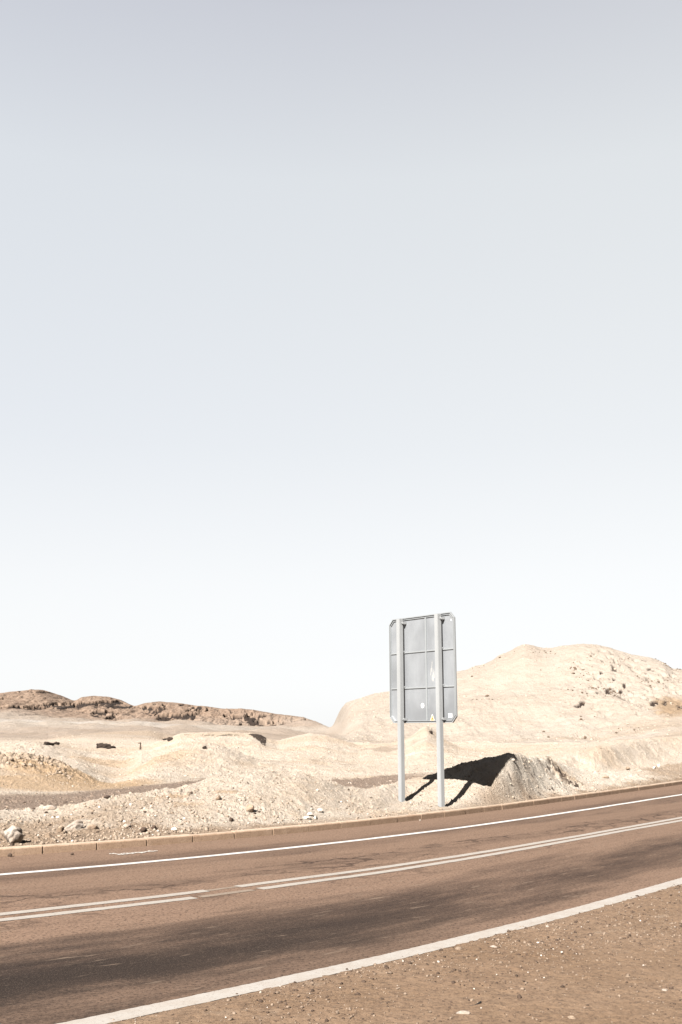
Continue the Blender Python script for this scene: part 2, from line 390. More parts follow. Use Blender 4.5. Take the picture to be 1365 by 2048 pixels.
# ------------------------------------------------------------------ the road: survey lines fitted in a frame turned 48 degrees
TH = math.radians(48); CT, ST = math.cos(TH), math.sin(TH)
def to_uw(x, y): return x * CT + y * ST, -x * ST + y * CT
def from_uw(u, w): return u * CT - w * ST, u * ST + w * CT
SURV = {
'kerb': [(88,1708),(195,1699.5),(295,1691.5),(386,1684),(470,1677),(548,1671),(620,1664.5),(689,1657.7),(751,1650),(809.5,1642),(865,1636),(915,1631),(965,1624),(1007.5,1620),(1086,1608),(1119,1605),(1150,1600.6),(1180,1594.5),(1234,1587),(1326,1575),(1365,1568.5)],
'far': [(0,1749.5),(340,1719.8),(551.7,1699),(680,1685.1),(804.5,1669.7),(929,1654),(1020,1641.8),(1146.4,1623.4),(1272.7,1603.7),(1365,1589)],
'cu': [(0,1830.4),(174.3,1809.5),(340,1790),(474.5,1773),(589,1759),(680,1747.8),(804.5,1730),(929,1709.6),(1020,1695.4),(1146.4,1673.4),(1272.7,1651.2),(1365,1635.5)],
'cl': [(0,1841.9),(174.3,1820.7),(340,1800.8),(680,1756.3),(804.5,1739),(929,1718.3),(1020,1702.4),(1146.4,1679.5),(1272.7,1657),(1365,1641)],
'nu': [(137,2046.8),(274.3,2017.4),(440,1982.6),(680,1930),(804.5,1902.5),(929,1873),(1020,1851),(1149.5,1817),(1274,1783.6),(1365,1756)],
'nl': [(212,2046.8),(274.3,2033.6),(440,1999.5),(680,1945),(804.5,1917.5),(929,1887.6),(1020,1863.4),(1149.5,1829.7),(1274,1795.3),(1365,1768.6)]}
CURVE = {}
for k, pts in SURV.items():
    q = np.array([to_uw(*on_plane(px, py)) for px, py in pts])
    if k == 'cl':
        q2 = np.array([to_uw(*on_plane(px, py)) for px, py in SURV['cu']])
    c = np.polyfit(q[:, 0], q[:, 1], 5 if k == 'kerb' else 3); CURVE[k] = (c, q[:, 0].min(), q[:, 0].max())
def cw(k, u):
    """w of a surveyed line at u, straight on beyond what was surveyed"""
    c, a, b = CURVE[k]; uc = np.clip(u, a, b); d = np.polyder(c)
    return np.polyval(c, uc) + np.polyval(d, uc) * (u - uc)
def wc(u): return 0.5 * (cw('cu', u) + cw('cl', u))
def v_to_w(u, v):
    """lane coordinate V (0 centre, +3 far line, +4.85 kerb foot, -4 near line) to w"""
    c = wc(u); far = cw('far', u); kb = cw('kerb', u); nr = 0.5 * (cw('nu', u) + cw('nl', u))
    v = np.asarray(v, float)
    up = np.where(v < 3, c + (far - c) * v / 3, far + (kb - far) * (v - 3) / 1.85)
    dn = c + (c - nr) * v / 4
    return np.where(v >= 0, up, dn)

def strip_grid(us, vs, zf):
    U, V = np.meshgrid(us, vs, indexing='ij')
    Wd = v_to_w(U, V); X, Y = from_uw(U, Wd); Z = zf(U, V, X, Y)
    n, m = U.shape
    idx = np.arange(n * m).reshape(n, m)
    f = np.stack([idx[:-1, :-1], idx[1:, :-1], idx[1:, 1:], idx[:-1, 1:]], -1).reshape(-1, 4)
    return np.stack([X, Y, Z], -1).reshape(-1, 3), f, U.ravel(), V.ravel()
def set_uv(o, U, V):
    me = o.data; uv = me.uv_layers.new(name='UVMap')
    li = np.empty(len(me.loops), dtype=np.int32); me.loops.foreach_get('vertex_index', li)
    d = np.stack([U[li], V[li]], -1).astype(np.float32); uv.data.foreach_set('uv', d.ravel())

us = np.concatenate([np.linspace(-160, -2, 60), np.linspace(-1.5, 48, 500), np.linspace(49, 260, 80)])
vs = np.linspace(-4.9, 4.95, 90)
vt, fc, U, V = strip_grid(us, vs, lambda U, V, X, Y: 0.012 * fbm(X * 0.25, Y * 0.25, 2, 5) * (np.abs(V) < 4.8) - 0.0)
road = mesh_obj('road', vt, fc, M_ROAD, smooth=True); set_uv(road, U, V); tag(road, kind='structure')
def road_z(x, y): return 0.012 * fbm(np.asarray(x) * 0.25, np.asarray(y) * 0.25, 2, 5)

# near-side shoulder: dirt that laps unevenly over the edge of the asphalt
us2 = np.concatenate([np.linspace(-120, -1, 60), np.linspace(-0.8, 24, 900), np.linspace(24.5, 200, 80)])
vs2 = np.concatenate([np.linspace(-16, -10, 14)[:-1], np.linspace(-10, -4.0, 240)])
def sh_z(U, V, X, Y):
    e = V + 3.95
    big = fbm(X * 1.1, Y * 1.1, 4, 31); sm = fbm(X * 9, Y * 9, 3, 33)
    z = road_z(X, Y) - 0.028 + 0.034 * sstep(0.06, -0.35, e) + 0.010 * big * sstep(0.1, -0.5, e) + 0.009 * sm + 0.012
    z = z - 0.02 * sstep(0.08, 0.17, e)
    return np.where(V < -13, z - 0.1 * (-13 - V) / 3, z)
vt, fc, U, V = strip_grid(us2, vs2, sh_z)
shoulder = mesh_obj('shoulder', vt, fc, M_SHOULDER, smooth=True); tag(shoulder, kind='structure')

def paint(name, k, half, z, m, u0, u1, step=0.12, off=0.0, rag=0.006, k2=None):
    us = np.arange(u0, u1, step); c = cw(k, us) if k2 is None else 0.5 * (cw(k, us) + cw(k2, us))
    sl = np.gradient(c, us); nx, nw = -sl / np.hypot(1, sl), 1 / np.hypot(1, sl)
    h = half if not callable(half) else half(us)
    e1 = h + rag * fbm(us * 13, us * 0 + 3.3, 3, 3); e2 = h + rag * fbm(us * 13, us * 0 + 9.3, 3, 8)
    A = np.stack(from_uw(us + nx * (e1 + off), c + nw * (e1 + off)), -1); B = np.stack(from_uw(us + nx * (off - e2), c + nw * (off - e2)), -1)
    n = len(us); L = 5
    rows = [A * (1 - t) + B * t for t in np.linspace(0, 1, L)]
    v = np.concatenate([np.column_stack([r, road_z(r[:, 0], r[:, 1]) + z]) for r in rows])
    idx = np.arange(n * L).reshape(L, n)
    f = np.stack([idx[:-1, :-1], idx[1:, :-1], idx[1:, 1:], idx[:-1, 1:]], -1).reshape(-1, 4)
    o = mesh_obj(name, v, f, m); return tag(o, kind='structure')
u_at = lambda x, y: to_uw(*on_plane(x, y))[0]
paint('edge_line', 'far', 0.088, 0.004, M_LINE_FAR, -60, 150, rag=0.004)
paint('centre_line', 'cu', 0.086, 0.004, M_LINE_MID, -60, u_at(412, 1781), rag=0.012)
paint('centre_line', 'cu', 0.086, 0.004, M_LINE_MID, u_at(472, 1773.5), 150, rag=0.012)
paint('centre_line', 'cl', 0.086, 0.004, M_LINE_MID, -60, u_at(398, 1794), rag=0.012)
paint('centre_line', 'cu', 0.05, 0.003, M_LINE_FADED, u_at(412, 1781), u_at(472, 1773.5), rag=0.03)
paint('centre_line', 'cl', 0.07, 0.004, M_LINE_FADED, u_at(398, 1794), u_at(515, 1778), rag=0.02)
paint('centre_line', 'cl', 0.086, 0.004, M_LINE_MID, u_at(515, 1778), 150, rag=0.012)
paint('edge_line', 'nu', 0.118, 0.004, M_LINE_NEAR, -60, 150, step=0.03, rag=0.014, k2='nl')

# white paint scribble on the gutter
def scribble():
    bm = bmesh.new(); pts = [(219,1708),(228,1707.5),(238,1709),(246,1707),(256,1706.5),(266,1707.3),(276,1705),(286,1704.6),(296,1703.2),(305,1702.6),(318,1701.6)]
    up = [(226,1707),(240,1709.6),(256,1708),(270,1705),(286,1706),(298,1702),(310,1703)]
    for run in (pts, up):
        P = [Vector((*on_plane(*q), 0)) for q in run]; last = None
        fine = []
        for a, b in zip(P, P[1:]):
            for k in range(6): fine.append(a.lerp(b, k / 6))
        for i, q in enumerate(fine):
            wd = 0.030 + 0.015 * math.sin(i * 1.7) + 0.008 * random.random()
            x, y = q.x, q.y; zz = float(road_z(x, y)) + 0.007
            a = bm.verts.new((x - 0.2 * wd, y + wd, zz)); b = bm.verts.new((x + 0.2 * wd, y - wd, zz))
            if last: bm.faces.new((last[0], a, b, last[1]))
            last = (a, b)
    return bm_obj('paint_scribble', bm, mat_paint('spray_paint', (0.26, 0.245, 0.225), 0.8))
tag(scribble(), kind='structure')

# kerb of one-metre concrete stones with open joints
def kerb():
    vs, fs = [], []
    prof = [(0.0, -0.12), (0.0, 0.0), (0.008, 0.105), (0.022, 0.128), (0.045, 0.135), (0.14, 0.137), (0.15, 0.13), (0.15, -0.12)]
    joints = [u_at(88, 1708) + 0.0]
    def arc_next(u, L):
        return u + L / math.hypot(1, (float(cw('kerb', u + .5)) - float(cw('kerb', u))) / .5)
    u = joints[0]
    while u < 230: u = arc_next(u, 0.985); joints.append(u)
    u = joints[0]; back = []
    while u > -60: u = 2 * u - arc_next(u, 0.985); back.append(u)
    joints = back[::-1] + joints; nb = len(back)
    for i in range(len(joints) - 1):
        a, b = joints[i], joints[i + 1]
        gp = 0.02 if -3 <= i - nb <= 4 else random.choice((0.005, 0.007, 0.012))
        dz = random.uniform(-0.006, 0.006); dw = random.uniform(-0.008, 0.008)
        n = 5; base = len(vs)
        uu = np.linspace(a + gp * .7, b - gp * .7, n)
        for k, q in enumerate(uu):
            c = float(cw('kerb', q)); s = (float(cw('kerb', q + .1)) - c) / .1; L = math.hypot(1, s); nx, nw = -s / L, 1 / L
            for j, (pw, pz) in enumerate(prof):
                chip = random.uniform(-0.005, 0.003) if j in (2, 3, 4) else 0
                x, y = from_uw(q + nx * (pw + dw), c + nw * (pw + dw)); vs.append((x, y, pz + dz * (pz > 0) + chip))
        m = len(prof)
        for k in range(n - 1):
            for j in range(m - 1):
                p = base + k * m + j; fs.append((p, p + 1, p + 1 + m, p + m))
        fs.append(tuple(base + j for j in range(m))); fs.append(tuple(base + (n - 1) * m + j for j in range(m))[::-1])
    # mortar bed behind the joints
    base = len(vs); uu = np.arange(-60, 230, 0.5)
    for q in uu:
        c = float(cw('kerb', q)); s = (float(cw('kerb', q + .1)) - c) / .1; L = math.hypot(1, s); nx, nw = -s / L, 1 / L
        for pw, pz in ((0.03, -0.1), (0.03, 0.1), (0.13, 0.1), (0.13, -0.1)):
            x, y = from_uw(q + nx * pw, c + nw * pw); vs.append((x, y, pz))
    for k in range(len(uu) - 1):
        for j in range(3):
            p = base + k * 4 + j; fs.append((p, p + 1, p + 5, p + 4))
    return mesh_obj('kerb', vs, fs, M_KERB)
tag(kerb(), kind='structure')

# ------------------------------------------------------------------ terrain: a height field whose profile lines were surveyed
cols_in = np.radians(np.linspace(-20.5, 20.5, 1150))
cols_out = np.radians(np.concatenate([np.linspace(20.7, 30, 24), np.linspace(31, 180, 50), np.linspace(183, 329, 50), np.linspace(330, 339.3, 24)]))
AZ = np.concatenate([cols_in, cols_out]); AZs = np.where(AZ > math.pi, AZ - 2 * math.pi, AZ)
RR = np.concatenate([np.geomspace(1.5, 15, 20)[:-1], np.geomspace(15, 46, 540)[:-1], np.geomspace(46, 110, 230)[:-1], np.geomspace(110, 185, 260)[:-1], np.geomspace(185, 275, 80)[:-1], np.geomspace(275, 385, 330)[:-1], np.geomspace(385, 6000, 40)])
def az_of(x, y=1500):
    a, b, c = ray(x, y); return math.atan2(a, b)
# kerb back line as a function of azimuth
uk = np.linspace(-60, 200, 3000); kx, ky = from_uw(uk, cw('kerb', uk) + 0.16)
kaz = np.arctan2(kx, ky); kr = np.hypot(kx, ky)
o_ = np.argsort(kaz); kaz, kr = kaz[o_], kr[o_]
rK = np.interp(AZs, kaz, kr)
def layer(pts, raw=False, sharp=4.0):
    """pts: (x, y, r) where y is a picture row, or (x, None, r, z)"""
    a, r, z = [], [], []
    for p in pts:
        if p[1] is None: a.append(az_of(p[0])); r.append(p[2]); z.append(p[3])
        else:
            X, Y, Z = at_r(p[0], p[1], p[2]); a.append(math.atan2(X, Y)); r.append(p[2]); z.append(Z)
    a = np.array(a); r = np.array(r, float); z = np.array(z, float); e = (z - EYE) / r
    g = np.radians(np.arange(-30, 30, 0.02))
    def sm(v, sig):
        n = int(3 * sig); q = np.interp(g, a, v); k = np.exp(-0.5 * (np.arange(-n, n + 1) / sig) ** 2); k /= k.sum()
        q = np.convolve(np.pad(q, n, mode='edge'), k, 'valid'); return np.interp(AZs, g, q)
    if raw: return sm(r, 12), sm(z, 12)
    rr = sm(r, 16); return rr, EYE + rr * sm(e, sharp)      # sight angles stay crisp, distances vary smoothly
LA = (rK, np.full_like(rK, 0.125))
foot = layer([(-60, None, 1.6, .15), (0, None, 1.6, .15), (150, None, 1.3, .16), (300, None, 0.7, .17), (520, None, .55, .18), (700, None, .9, .18), (745, None, 1.6, .17), (785, None, 3.4, .17), (815, None, 3.7, .17), (845, None, 2.7, .17), (885, None, 1.6, .17), (930, None, .5, .18), (990, None, .35, .18), (1024, None, .4, .18), (1060, None, 0.5, .2), (1100, None, 1.0, .2), (1130, None, 1.3, .2), (1160, None, 1.7, .2), (1200, None, 2, .2), (1300, None, 1.2, .2), (1400, None, 1.2, .2)], raw=True)
LB = (rK + foot[0], foot[1])
LC = layer([(-80,1628,24),(0,1625,24),(90,1619,24.5),(145,1613,24.5),(175,1605,24),(200,1600,24),(250,1592,24.3),(300,1584,24.8),(350,1575,25.2),(400,1565,25.7),(440,1553,26),(480,1548,26.3),(520,1543,26.5),(560,1544,27),(600,1548,27),(650,1562,27.5),(690,1575,28.3),(735,1580,29.2),(790,1566,30.6),(845,1554,31.7),(870,1548,31.6),(905,1533,31.3),(931,1524,31.1),(980,1514,31.0),(1024,1509,31.5),(1060,1509,33.9),(1100,1517,37.5),(1130,1529,40),(1160,1543,41.5),(1195,1551,41),(1250,1544,44.5),(1365,1530,50),(1420,1528,52)])
fm = layer([(-60,None,.5,.5),(150,None,.5,.5),(300,None,.42,.55),(520,None,.45,.6),(700,None,.45,.55),(850,None,.45,.5),(900,None,.5,.5),(940,None,.5,.5),(990,None,.4,.48),(1010,None,.4,.48),(1040,None,.45,.5),(1060,None,.45,.5),(1150,None,.45,.5),(1420,None,.5,.5)], raw=True)
LBm = (LB[0] + (LC[0] - LB[0]) * fm[0], LB[1] + (LC[1] - LB[1]) * fm[1])
LD = (LC[0] * 1.09 + 0.6, np.minimum(LC[1] - 0.03, np.where(AZs > az_of(1190), LC[1] + 0.02, 0.12)))
LE = layer([(-60, None, 33, .16), (0, None, 33, .16), (200, None, 35, .18), (300, None, 37, .2), (400, None, 42, .25), (520, None, 43, .2), (700, None, 46, .12), (900, None, 44, .2), (1050, None, 41, .3), (1150, None, 42, .35), (1195, None, 43.5, .5), (1250, None, 45, .55), (1365, None, 51, .6), (1420, None, 53, .6)])
LE = (np.maximum(LE[0], LD[0] + 1.5), np.maximum(LE[1], np.where(AZs > az_of(1190), LD[1] + .05, 0)))
LF = layer([(-80,1508,42),(0,1514,42),(40,1515,42),(90,1523,42),(125,1532,42),(145,1545,41.5),(165,1552,41),(190,1561,42),(222,1566,44),(250,1556,47),(278,1536,49.5),(310,1513,51),(360,1499,52),(400,1490,52),(440,1494,52),(480,1509,52),(515,1522,52),(560,1530,51),(700,1541,51),(800,1540,51),(900,1530,51),(1000,1518,49),(1090,1524,47),(1130,1512,47.5),(1170,1500,49),(1205,1491,50.5),(1260,1484,54),(1320,1479,60),(1365,1476,63),(1420,1474,65)], sharp=9)
LG0 = (LF[0] * 1.12, np.where(AZs > az_of(1100), LF[1] - 0.2, np.minimum(LF[1] - 0.05, 0.4)))
LG = layer([(-80,1484,78),(0,1487,78),(40,1483,78),(75,1484,78),(105,1489,77),(135,1496,76),(180,1503,76),(220,1500,78),(260,1497,80),(300,1492,82),(335,1482,82),(362,1469,82),(400,1467,82),(450,1466,82),(505,1467.5,82),(522,1471,82),(536,1479,82),(555,1483,84),(580,1475,88),(620,1466.5,90),(655,1471,88),(690,1487,84),(720,1497,80),(780,1490,82),(815,1478,86),(835,1462,90),(853,1452,92),(870,1464,90),(890,1480,88),(915,1496,84),(960,1503,80),(1060,1500,78),(1150,1489,78),(1250,1481,80),(1365,1473,82),(1420,1470,84)])
LH = (LG[0] * 1.14, np.interp(AZs, [az_of(0), az_of(300), az_of(640), az_of(700), az_of(1365)], [1.15, 1.2, 1.1, 0.7, 0.9]))
LI = layer([(-80,1451,200),(0,1452,200),(200,1452,200),(300,1450,200),(400,1456,200),(520,1462,200),(620,1466,190),(665,1470,150),(700,1478,128),(800,1484,122),(900,1488,120),(1000,1490,120),(1200,1484,120),(1365,1470,120),(1420,1468,120)])
LJ = layer([(-80,1420,300),(0,1421,300),(60,1425,300),(130,1433,300),(200,1437,300),(260,1440,300),(330,1441,295),(420,1447,290),(520,1455,280),(600,1460,265),(650,1464,215),(680,1450,160),(710,1440,146),(780,1432,146),(850,1420,146),(950,1400,146),(1050,1385,148),(1160,1380,148),(1260,1392,146),(1365,1405,144),(1420,1408,144)])
LKp = layer([(-80,1394,370),(0,1388,370),(40,1383,370),(62,1381,370),(85,1381,370),(105,1387,370),(125,1393,370),(150,1403,368),(165,1396,366),(185,1393,365),(220,1395,362),(245,1402,360),(270,1413,355),(290,1407,352),(318,1404,350),(350,1405,348),(380,1409,345),(410,1413,340),(440,1418,335),(480,1418,330),(500,1419,326),(545,1428,320),(600,1433,310),(625,1441,300),(645,1449,285),(658,1457,255),(667,1452,225),(676,1431,200),(684,1415,190),(694,1405,182),(712,1400,180),(745,1389,178),(780,1383,178),(850,1362,178),(910,1345,178),(938,1339,178),(945,1334,178),(965,1331,178),(985,1322,178),(1000,1311,178),(1020,1304,178),(1034,1295,178),(1050,1289,178),(1065,1291,178),(1085,1297,178),(1105,1299,178),(1120,1294,178),(1140,1291,178),(1165,1289,178),(1195,1292,178),(1220,1297,178),(1250,1306,176),(1265,1311,176),(1300,1317,174),(1325,1325,172),(1345,1339,170),(1365,1341,170),(1420,1335,170)])
LL = (LKp[0] * 1.3, LKp[1] * 0.75)
LM = (LKp[0] * 0 + 1500, LKp[1] * 0.3 - 2); LN = (LKp[0] * 0 + 6000, LKp[1] * 0 - 40)
LAY = [LA, LB, LBm, LC, LD, LE, LF, LG0, LG, LH, LI, LJ, LKp, LL, LM, LN]
KR = np.stack([l[0] for l in LAY]); KZ = np.stack([l[1] for l in LAY])
KR = np.maximum.accumulate(KR + np.arange(len(LAY))[:, None] * 1e-3, 0)
LR = np.log(KR)
# beyond the photographed sector the ground settles to gentle desert
def pchip_cols(T, Zk, q):
    """columns in parallel: T, Zk (n, c) knots; q (m,) sample positions -> (c, m)"""
    h = np.diff(T, axis=0) + 1e-9; d = np.diff(Zk, axis=0) / h
    m = np.zeros_like(Zk)
    w1 = 2 * h[1:] + h[:-1]; w2 = h[1:] + 2 * h[:-1]
    same = (d[:-1] * d[1:]) > 0
    with np.errstate(divide='ignore', invalid='ignore'):
        hm = (w1 + w2) / (w1 / d[:-1] + w2 / d[1:])
    m[1:-1] = np.where(same, hm, 0); m[0] = 0; m[-1] = d[-1]
    out = np.empty((T.shape[1], len(q)))
    for c in range(T.shape[1]):
        i = np.clip(np.searchsorted(T[:, c], q) - 1, 0, len(T) - 2)
        t = np.clip((q - T[i, c]) / h[i, c], 0, 1)
        t2, t3 = t * t, t * t * t
        out[c] = (2*t3 - 3*t2 + 1) * Zk[i, c] + (t3 - 2*t2 + t) * h[i, c] * m[i, c] + (-2*t3 + 3*t2) * Zk[i+1, c] + (t3 - t2) * h[i, c] * m[i+1, c]
    return out
Zb = pchip_cols(LR, KZ, np.log(RR))                       # (cols, rows)
AA, RG = np.meshgrid(AZ, RR, indexing='ij'); AS = np.meshgrid(AZs, RR, indexing='ij')[0]
GX, GY = RG * np.sin(AA), RG * np.cos(AA)
GU, GW = to_uw(GX, GY)
outside = sstep(math.radians(21), math.radians(60), np.abs(AS))
gentle = 0.14 + 0.5 * fbm(GX * 0.03, GY * 0.03, 3, 2) * sstep(30, 120, RG) + 25 * np.clip(fbm(GX * 0.004, GY * 0.004, 3, 4), 0, 1) * sstep(200, 600, RG)
Z = Zb * (1 - outside) + gentle * outside
RL = np.interp(AZs, AZs[:1150], KR[12][:1150])[:, None]

az = lambda x: az_of(x)
def band(x0, x1, soft=8): 
    s = math.radians(soft * 0.028)
    return sstep(az(x0) - s, az(x0) + s, AS) * (1 - sstep(az(x1) - s, az(x1) + s, AS))
dk = RG - rK[:, None]                                     # distance behind the kerb
nearN = sstep(0.0, 1.2, dk) * (1 - sstep(60, 110, RG))
kc_ = cw('kerb', GU); pdk = (GW - kc_ - 0.15) / np.hypot(1, (cw('kerb', GU + .5) - kc_) / .5)
bare = 1 - outside * 0.5
# clods and spoil-heap roughness close by
hgt = np.clip((Z - 0.2) / 0.8, 0, 1)
Z += nearN * (0.13 * fbm(GX * 0.45, GY * 0.45, 4, 40) * (0.3 + 0.7 * hgt) + 0.085 * fbm(GX * 1.9, GY * 1.9, 5, 44, .6) * (0.3 + 0.7 * hgt) + 0.035 * fbm(GX * 8, GY * 8, 4, 47, .7))
w_, id_ = worley(GX * 3.2, GY * 3.2, 60)
clod = np.clip(0.42 - w_, 0, 1) * (id_ > 0.72)
cl_dens = sstep(-0.1, 0.35, fbm(GX * 0.35, GY * 0.35, 3, 61))
Z += nearN * clod * 0.2 * cl_dens
w5, i5 = worley(GX * 8, GY * 8, 62)
Z += nearN * np.clip(.4 - w5, 0, 1) * (i5 > .8) * .16 * sstep(-.3, .3, fbm(GX * .6, GY * .6, 3, 63))
rub = sstep(0, .25, pdk) * (1 - sstep(2.6, 4.4, pdk)) * band(-200, 300, 200)        # rubble beside the kerb at the left
w2, i2 = worley(GX * 7, GY * 7, 70); Z += rub * (0.035 * fbm(GX * 4, GY * 4, 4, 71, 0.65) + np.clip(.4 - w2, 0, 1) * (i2 > .5) * 0.10)
# crumbling bank at the right of the sign: hollows under a lip
xb, yb, _ = at_r(1120, 1548, 32.4); 
def blob(px, py, r, sx, sr, seed=0, hard=0):
    """soft elliptical mask in ground coordinates: centre from survey, half-widths in metres across and in depth"""
    bx, by, _ = at_r(px, py, r); L = math.hypot(bx, by); ex, ey = by / L, -bx / L
    out = np.zeros(GX.shape); R_ = 2.2 * max(sx, sr)
    k = (np.abs(GX - bx) < R_) & (np.abs(GY - by) < R_)
    X, Y = GX[k], GY[k]
    a = (X - bx) * ex + (Y - by) * ey; b = ((X - bx) * bx + (Y - by) * by) / L
    d = np.sqrt((a / sx) ** 2 + (b / sr) ** 2) + 0.35 * fbm(X * 1.5 / max(sx, .3), Y * 1.5 / max(sx, .3), 3, 90 + seed)
    if hard: d = d + .5 * fbm(X * 1.8, Y * 1.1, 4, 190 + seed, .7)
    out[k] = (1 - sstep(0.72, 0.86, d)) if hard else (1 - sstep(0.55, 1.1, d))
    return out
br = blob(1130, 1550, 36.6, .7, 1.0, 1)
Z += br * 0.3 * (fbm(GX * 2.2, GY * 2.2, 4, 95, 0.6, ridged=True) - 0.35)
bank = np.maximum(blob(1050, 1545, 31.6, 1.2, 2.0, 2), blob(1100, 1545, 34.5, 1.6, 2.4, 6))
Z += bank * 0.11 * (fbm(GX * 1.1, GY * 1.1, 3, 96, 0.5) - .15)
pile = blob(60, 1527, 41, 3.4, 3.0, 3)
Z += pile * (0.22 * fbm(GX * 1.6, GY * 1.6, 4, 97, 0.65, ridged=True) - 0.02)
# right hill and far flats
farN = sstep(60, 110, RG) * (1 - outside * 0.3)
right = sstep(az(650), az(700), AS); left = 1 - right
crest = np.clip(1.15 - np.abs(RG - RL) / (RL * 0.22), 0, 1)
Z += farN * right * (.45 * (fbm(GX * .12, GY * .05, 5, 119, .6, True) - .3) * (1 - .8 * crest) + 0.9 * fbm(GX * 0.045, GY * 0.045, 4, 110) * (1 - .75 * crest) + 0.22 * fbm(GX * 0.3, GY * 0.3, 4, 112) + 0.06 * fbm(GX * 1.5, GY * 1.5, 3, 113))
gul = fbm(GX * 0.09 + 3, GY * 0.02, 4, 120, 0.55, ridged=True)
hz = sstep(125, 145, RG) * (RG < RL * 1.02)
pit = band(1170, 1420, 60) * hz * (1 - sstep(.7, 1.0, crest * 0.9))
w3, i3 = worley(GX * 0.55, GY * 0.4, 130)
Z += pit * (-1.4 * np.clip(0.34 - w3, 0, 1) * (i3 > .55) * 1.5 + 0.25 * fbm(GX * 0.5, GY * .5, 4, 131, .6, True))
Z += sstep(34, 50, RG) * (1 - sstep(60, 110, RG)) * (1 - outside) * (0.26 * fbm(GX * .13, GY * .13, 5, 114, .55) + .12 * np.clip(fbm(GX * .6, GY * .6, 4, 117, .6, True) - .25, -.2, 1))
pl = left * sstep(95, 120, RG) * (1 - sstep(250, 300, RG)) * (1 - outside)
w4, i4 = worley(GX * .07, GY * .05, 115)
Z += pl * (0.8 * fbm(GX * .05, GY * .03, 6, 116, .6) + 1.6 * np.clip(.45 - w4, 0, 1) * (i4 > .45))
# left range: gullied, with rock ledges dipping to the right
lh = left * sstep(215, 290, RG) * (1 - outside)
arc = GX; up = Z
slopez = (1 - 0.8 * crest)
Z += lh * slopez * (1.6 * (fbm(GX * 0.05, GY * 0.02, 4, 140, 0.5, True) - 0.3))
Z += lh * (0.5 * fbm(GX * 0.2, GY * 0.1, 4, 141, 0.55, True) - .2) * (1 - 0.6 * crest)
kf = (RG > 285) & (RG < RL * 1.0) & (np.abs(AS) < .37) & (AS < az(672))
X_, Z_, R_ = GX[kf], Z[kf], (RG / RL)[kf]
q = Z_ + 0.10 * X_ + 1.2 * fbm(X_ * 0.05, Z_ * 0.12, 3, 142)
body = fbm(X_ * 0.075, q * 0.26, 5, 143, 0.66)
zone = sstep(.81, .86, R_) * (1 - sstep(.965, .99, R_))
zone *= 0.72 + 0.28 * sstep(az(330), az(400), AS[kf])
oc = sstep(0.015, 0.03, body * zone + 0.05 * (zone - 1))
jag = fbm(X_ * .35, q * .6, 4, 145, .65)
crk = sstep(0.08, .11, fbm(X_ * 0.16, q * 0.75, 4, 146, .65)) * sstep(-.05, .1, body) * zone
Z2 = Z.copy(); Z2[kf] = Z_ + (1.5 * jag - 1.3 * oc) * zone * .8 - .8 * crk
Z = Z2
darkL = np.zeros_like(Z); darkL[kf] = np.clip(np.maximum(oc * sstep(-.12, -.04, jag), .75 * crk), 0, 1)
# masks of ground cover
track = blob(-40, 1607, 28, 7.5, 3.6, 5)
pts = [(-120, 29, 5.2), (0, 29, 5.0), (110, 29.4, 4.6), (200, 31.5, 4.0), (290, 34.5, 3.0), (370, 37.5, 2.2), (420, 39.5, 1.8), (480, 41, 1.0), (560, 41, 1.1), (640, 39.5, 2.2), (700, 38.5, 5.0), (760, 41, 3.5), (850, 44, 2.0), (930, 47, 1.0)]
tc = np.interp(AZs, [az(p[0]) for p in pts], [p[1] for p in pts])[:, None]; tw = np.interp(AZs, [az(p[0]) for p in pts], [p[2] for p in pts])[:, None]
tn = fbm(GX * .8, GY * .8, 4, 150)
track = (1 - sstep(0.7, 1.08, np.abs(RG - tc) / tw + 0.14 * tn)) * (AS < az(960)) * (AS > az(-900)) * (1 - outside)
track *= (1 - sstep(.22, .34, Z))
dirt = (1 - sstep(0.1, 0.75, pdk + 0.5 * fbm(GX * .9, GY * .9, 4, 151) - 0.9 * band(-200, 330, 60))) * (dk > -.3)
dirt = np.clip(dirt + 0.9 * rub * sstep(-0.5, 0.0, fbm(GX * .9, GY * .9, 4, 152)) * (1 - sstep(2.6, 4.4, pdk)), 0, 1)
dirt = np.clip(dirt * (0.85 - .35 * band(640, 980, 60)), 0, 1)
dirt = np.maximum(dirt, blob(1345, 1530, 47, 1.6, 4.0, 7) * .7)
ochre = np.maximum.reduce([blob(170, 1570, 38.5, 3.2, 3.0, 8), 0.9 * blob(100, 1583, 36, 3.4, 1.6, 9), 0.6 * blob(300, 1535, 48, 2.8, 3, 10), .7 * blob(205, 1515, 62, 2.2, 5, 11), .8 * blob(1350, 1412, 140, 3.2, 8, 12), .6 * br, .55 * pile,
                          .8 * blob(340, 1600, 23.7, .5, .22, 13), .6 * blob(372, 1618, 23.0, .45, .2, 14), .7 * blob(450, 1607, 23.9, .4, .2, 15)])
ochre = np.maximum(ochre, 0.35 * sstep(.05, .5, fbm(GX * .22, GY * .22, 4, 153)) * (RG < 100))
fl = fbm(GX * 0.03, GY * 0.12, 4, 160)
ochre = np.maximum(ochre, 0.35 * sstep(-.05, .35, fl) * sstep(50, 70, RG) * (1 - hz))
white = np.maximum.reduce([blob(930, 1522, 66, 5, 2.2, 16), .8 * blob(1160, 1478, 108, 6, 3, 17), .8 * blob(1310, 1465, 112, 6, 3, 18), .5 * blob(180, 1447, 225, 14, 14, 19)]) * sstep(0.0, .25, fbm(GX * .7, GY * .7, 3, 161))
white = np.maximum(white, .85 * np.maximum(bank, blob(1150, 1525, 42, 3, 5, 31)) * sstep(-.45, .0, fbm(GX * 1.3, GY * 1.3, 3, 165)))
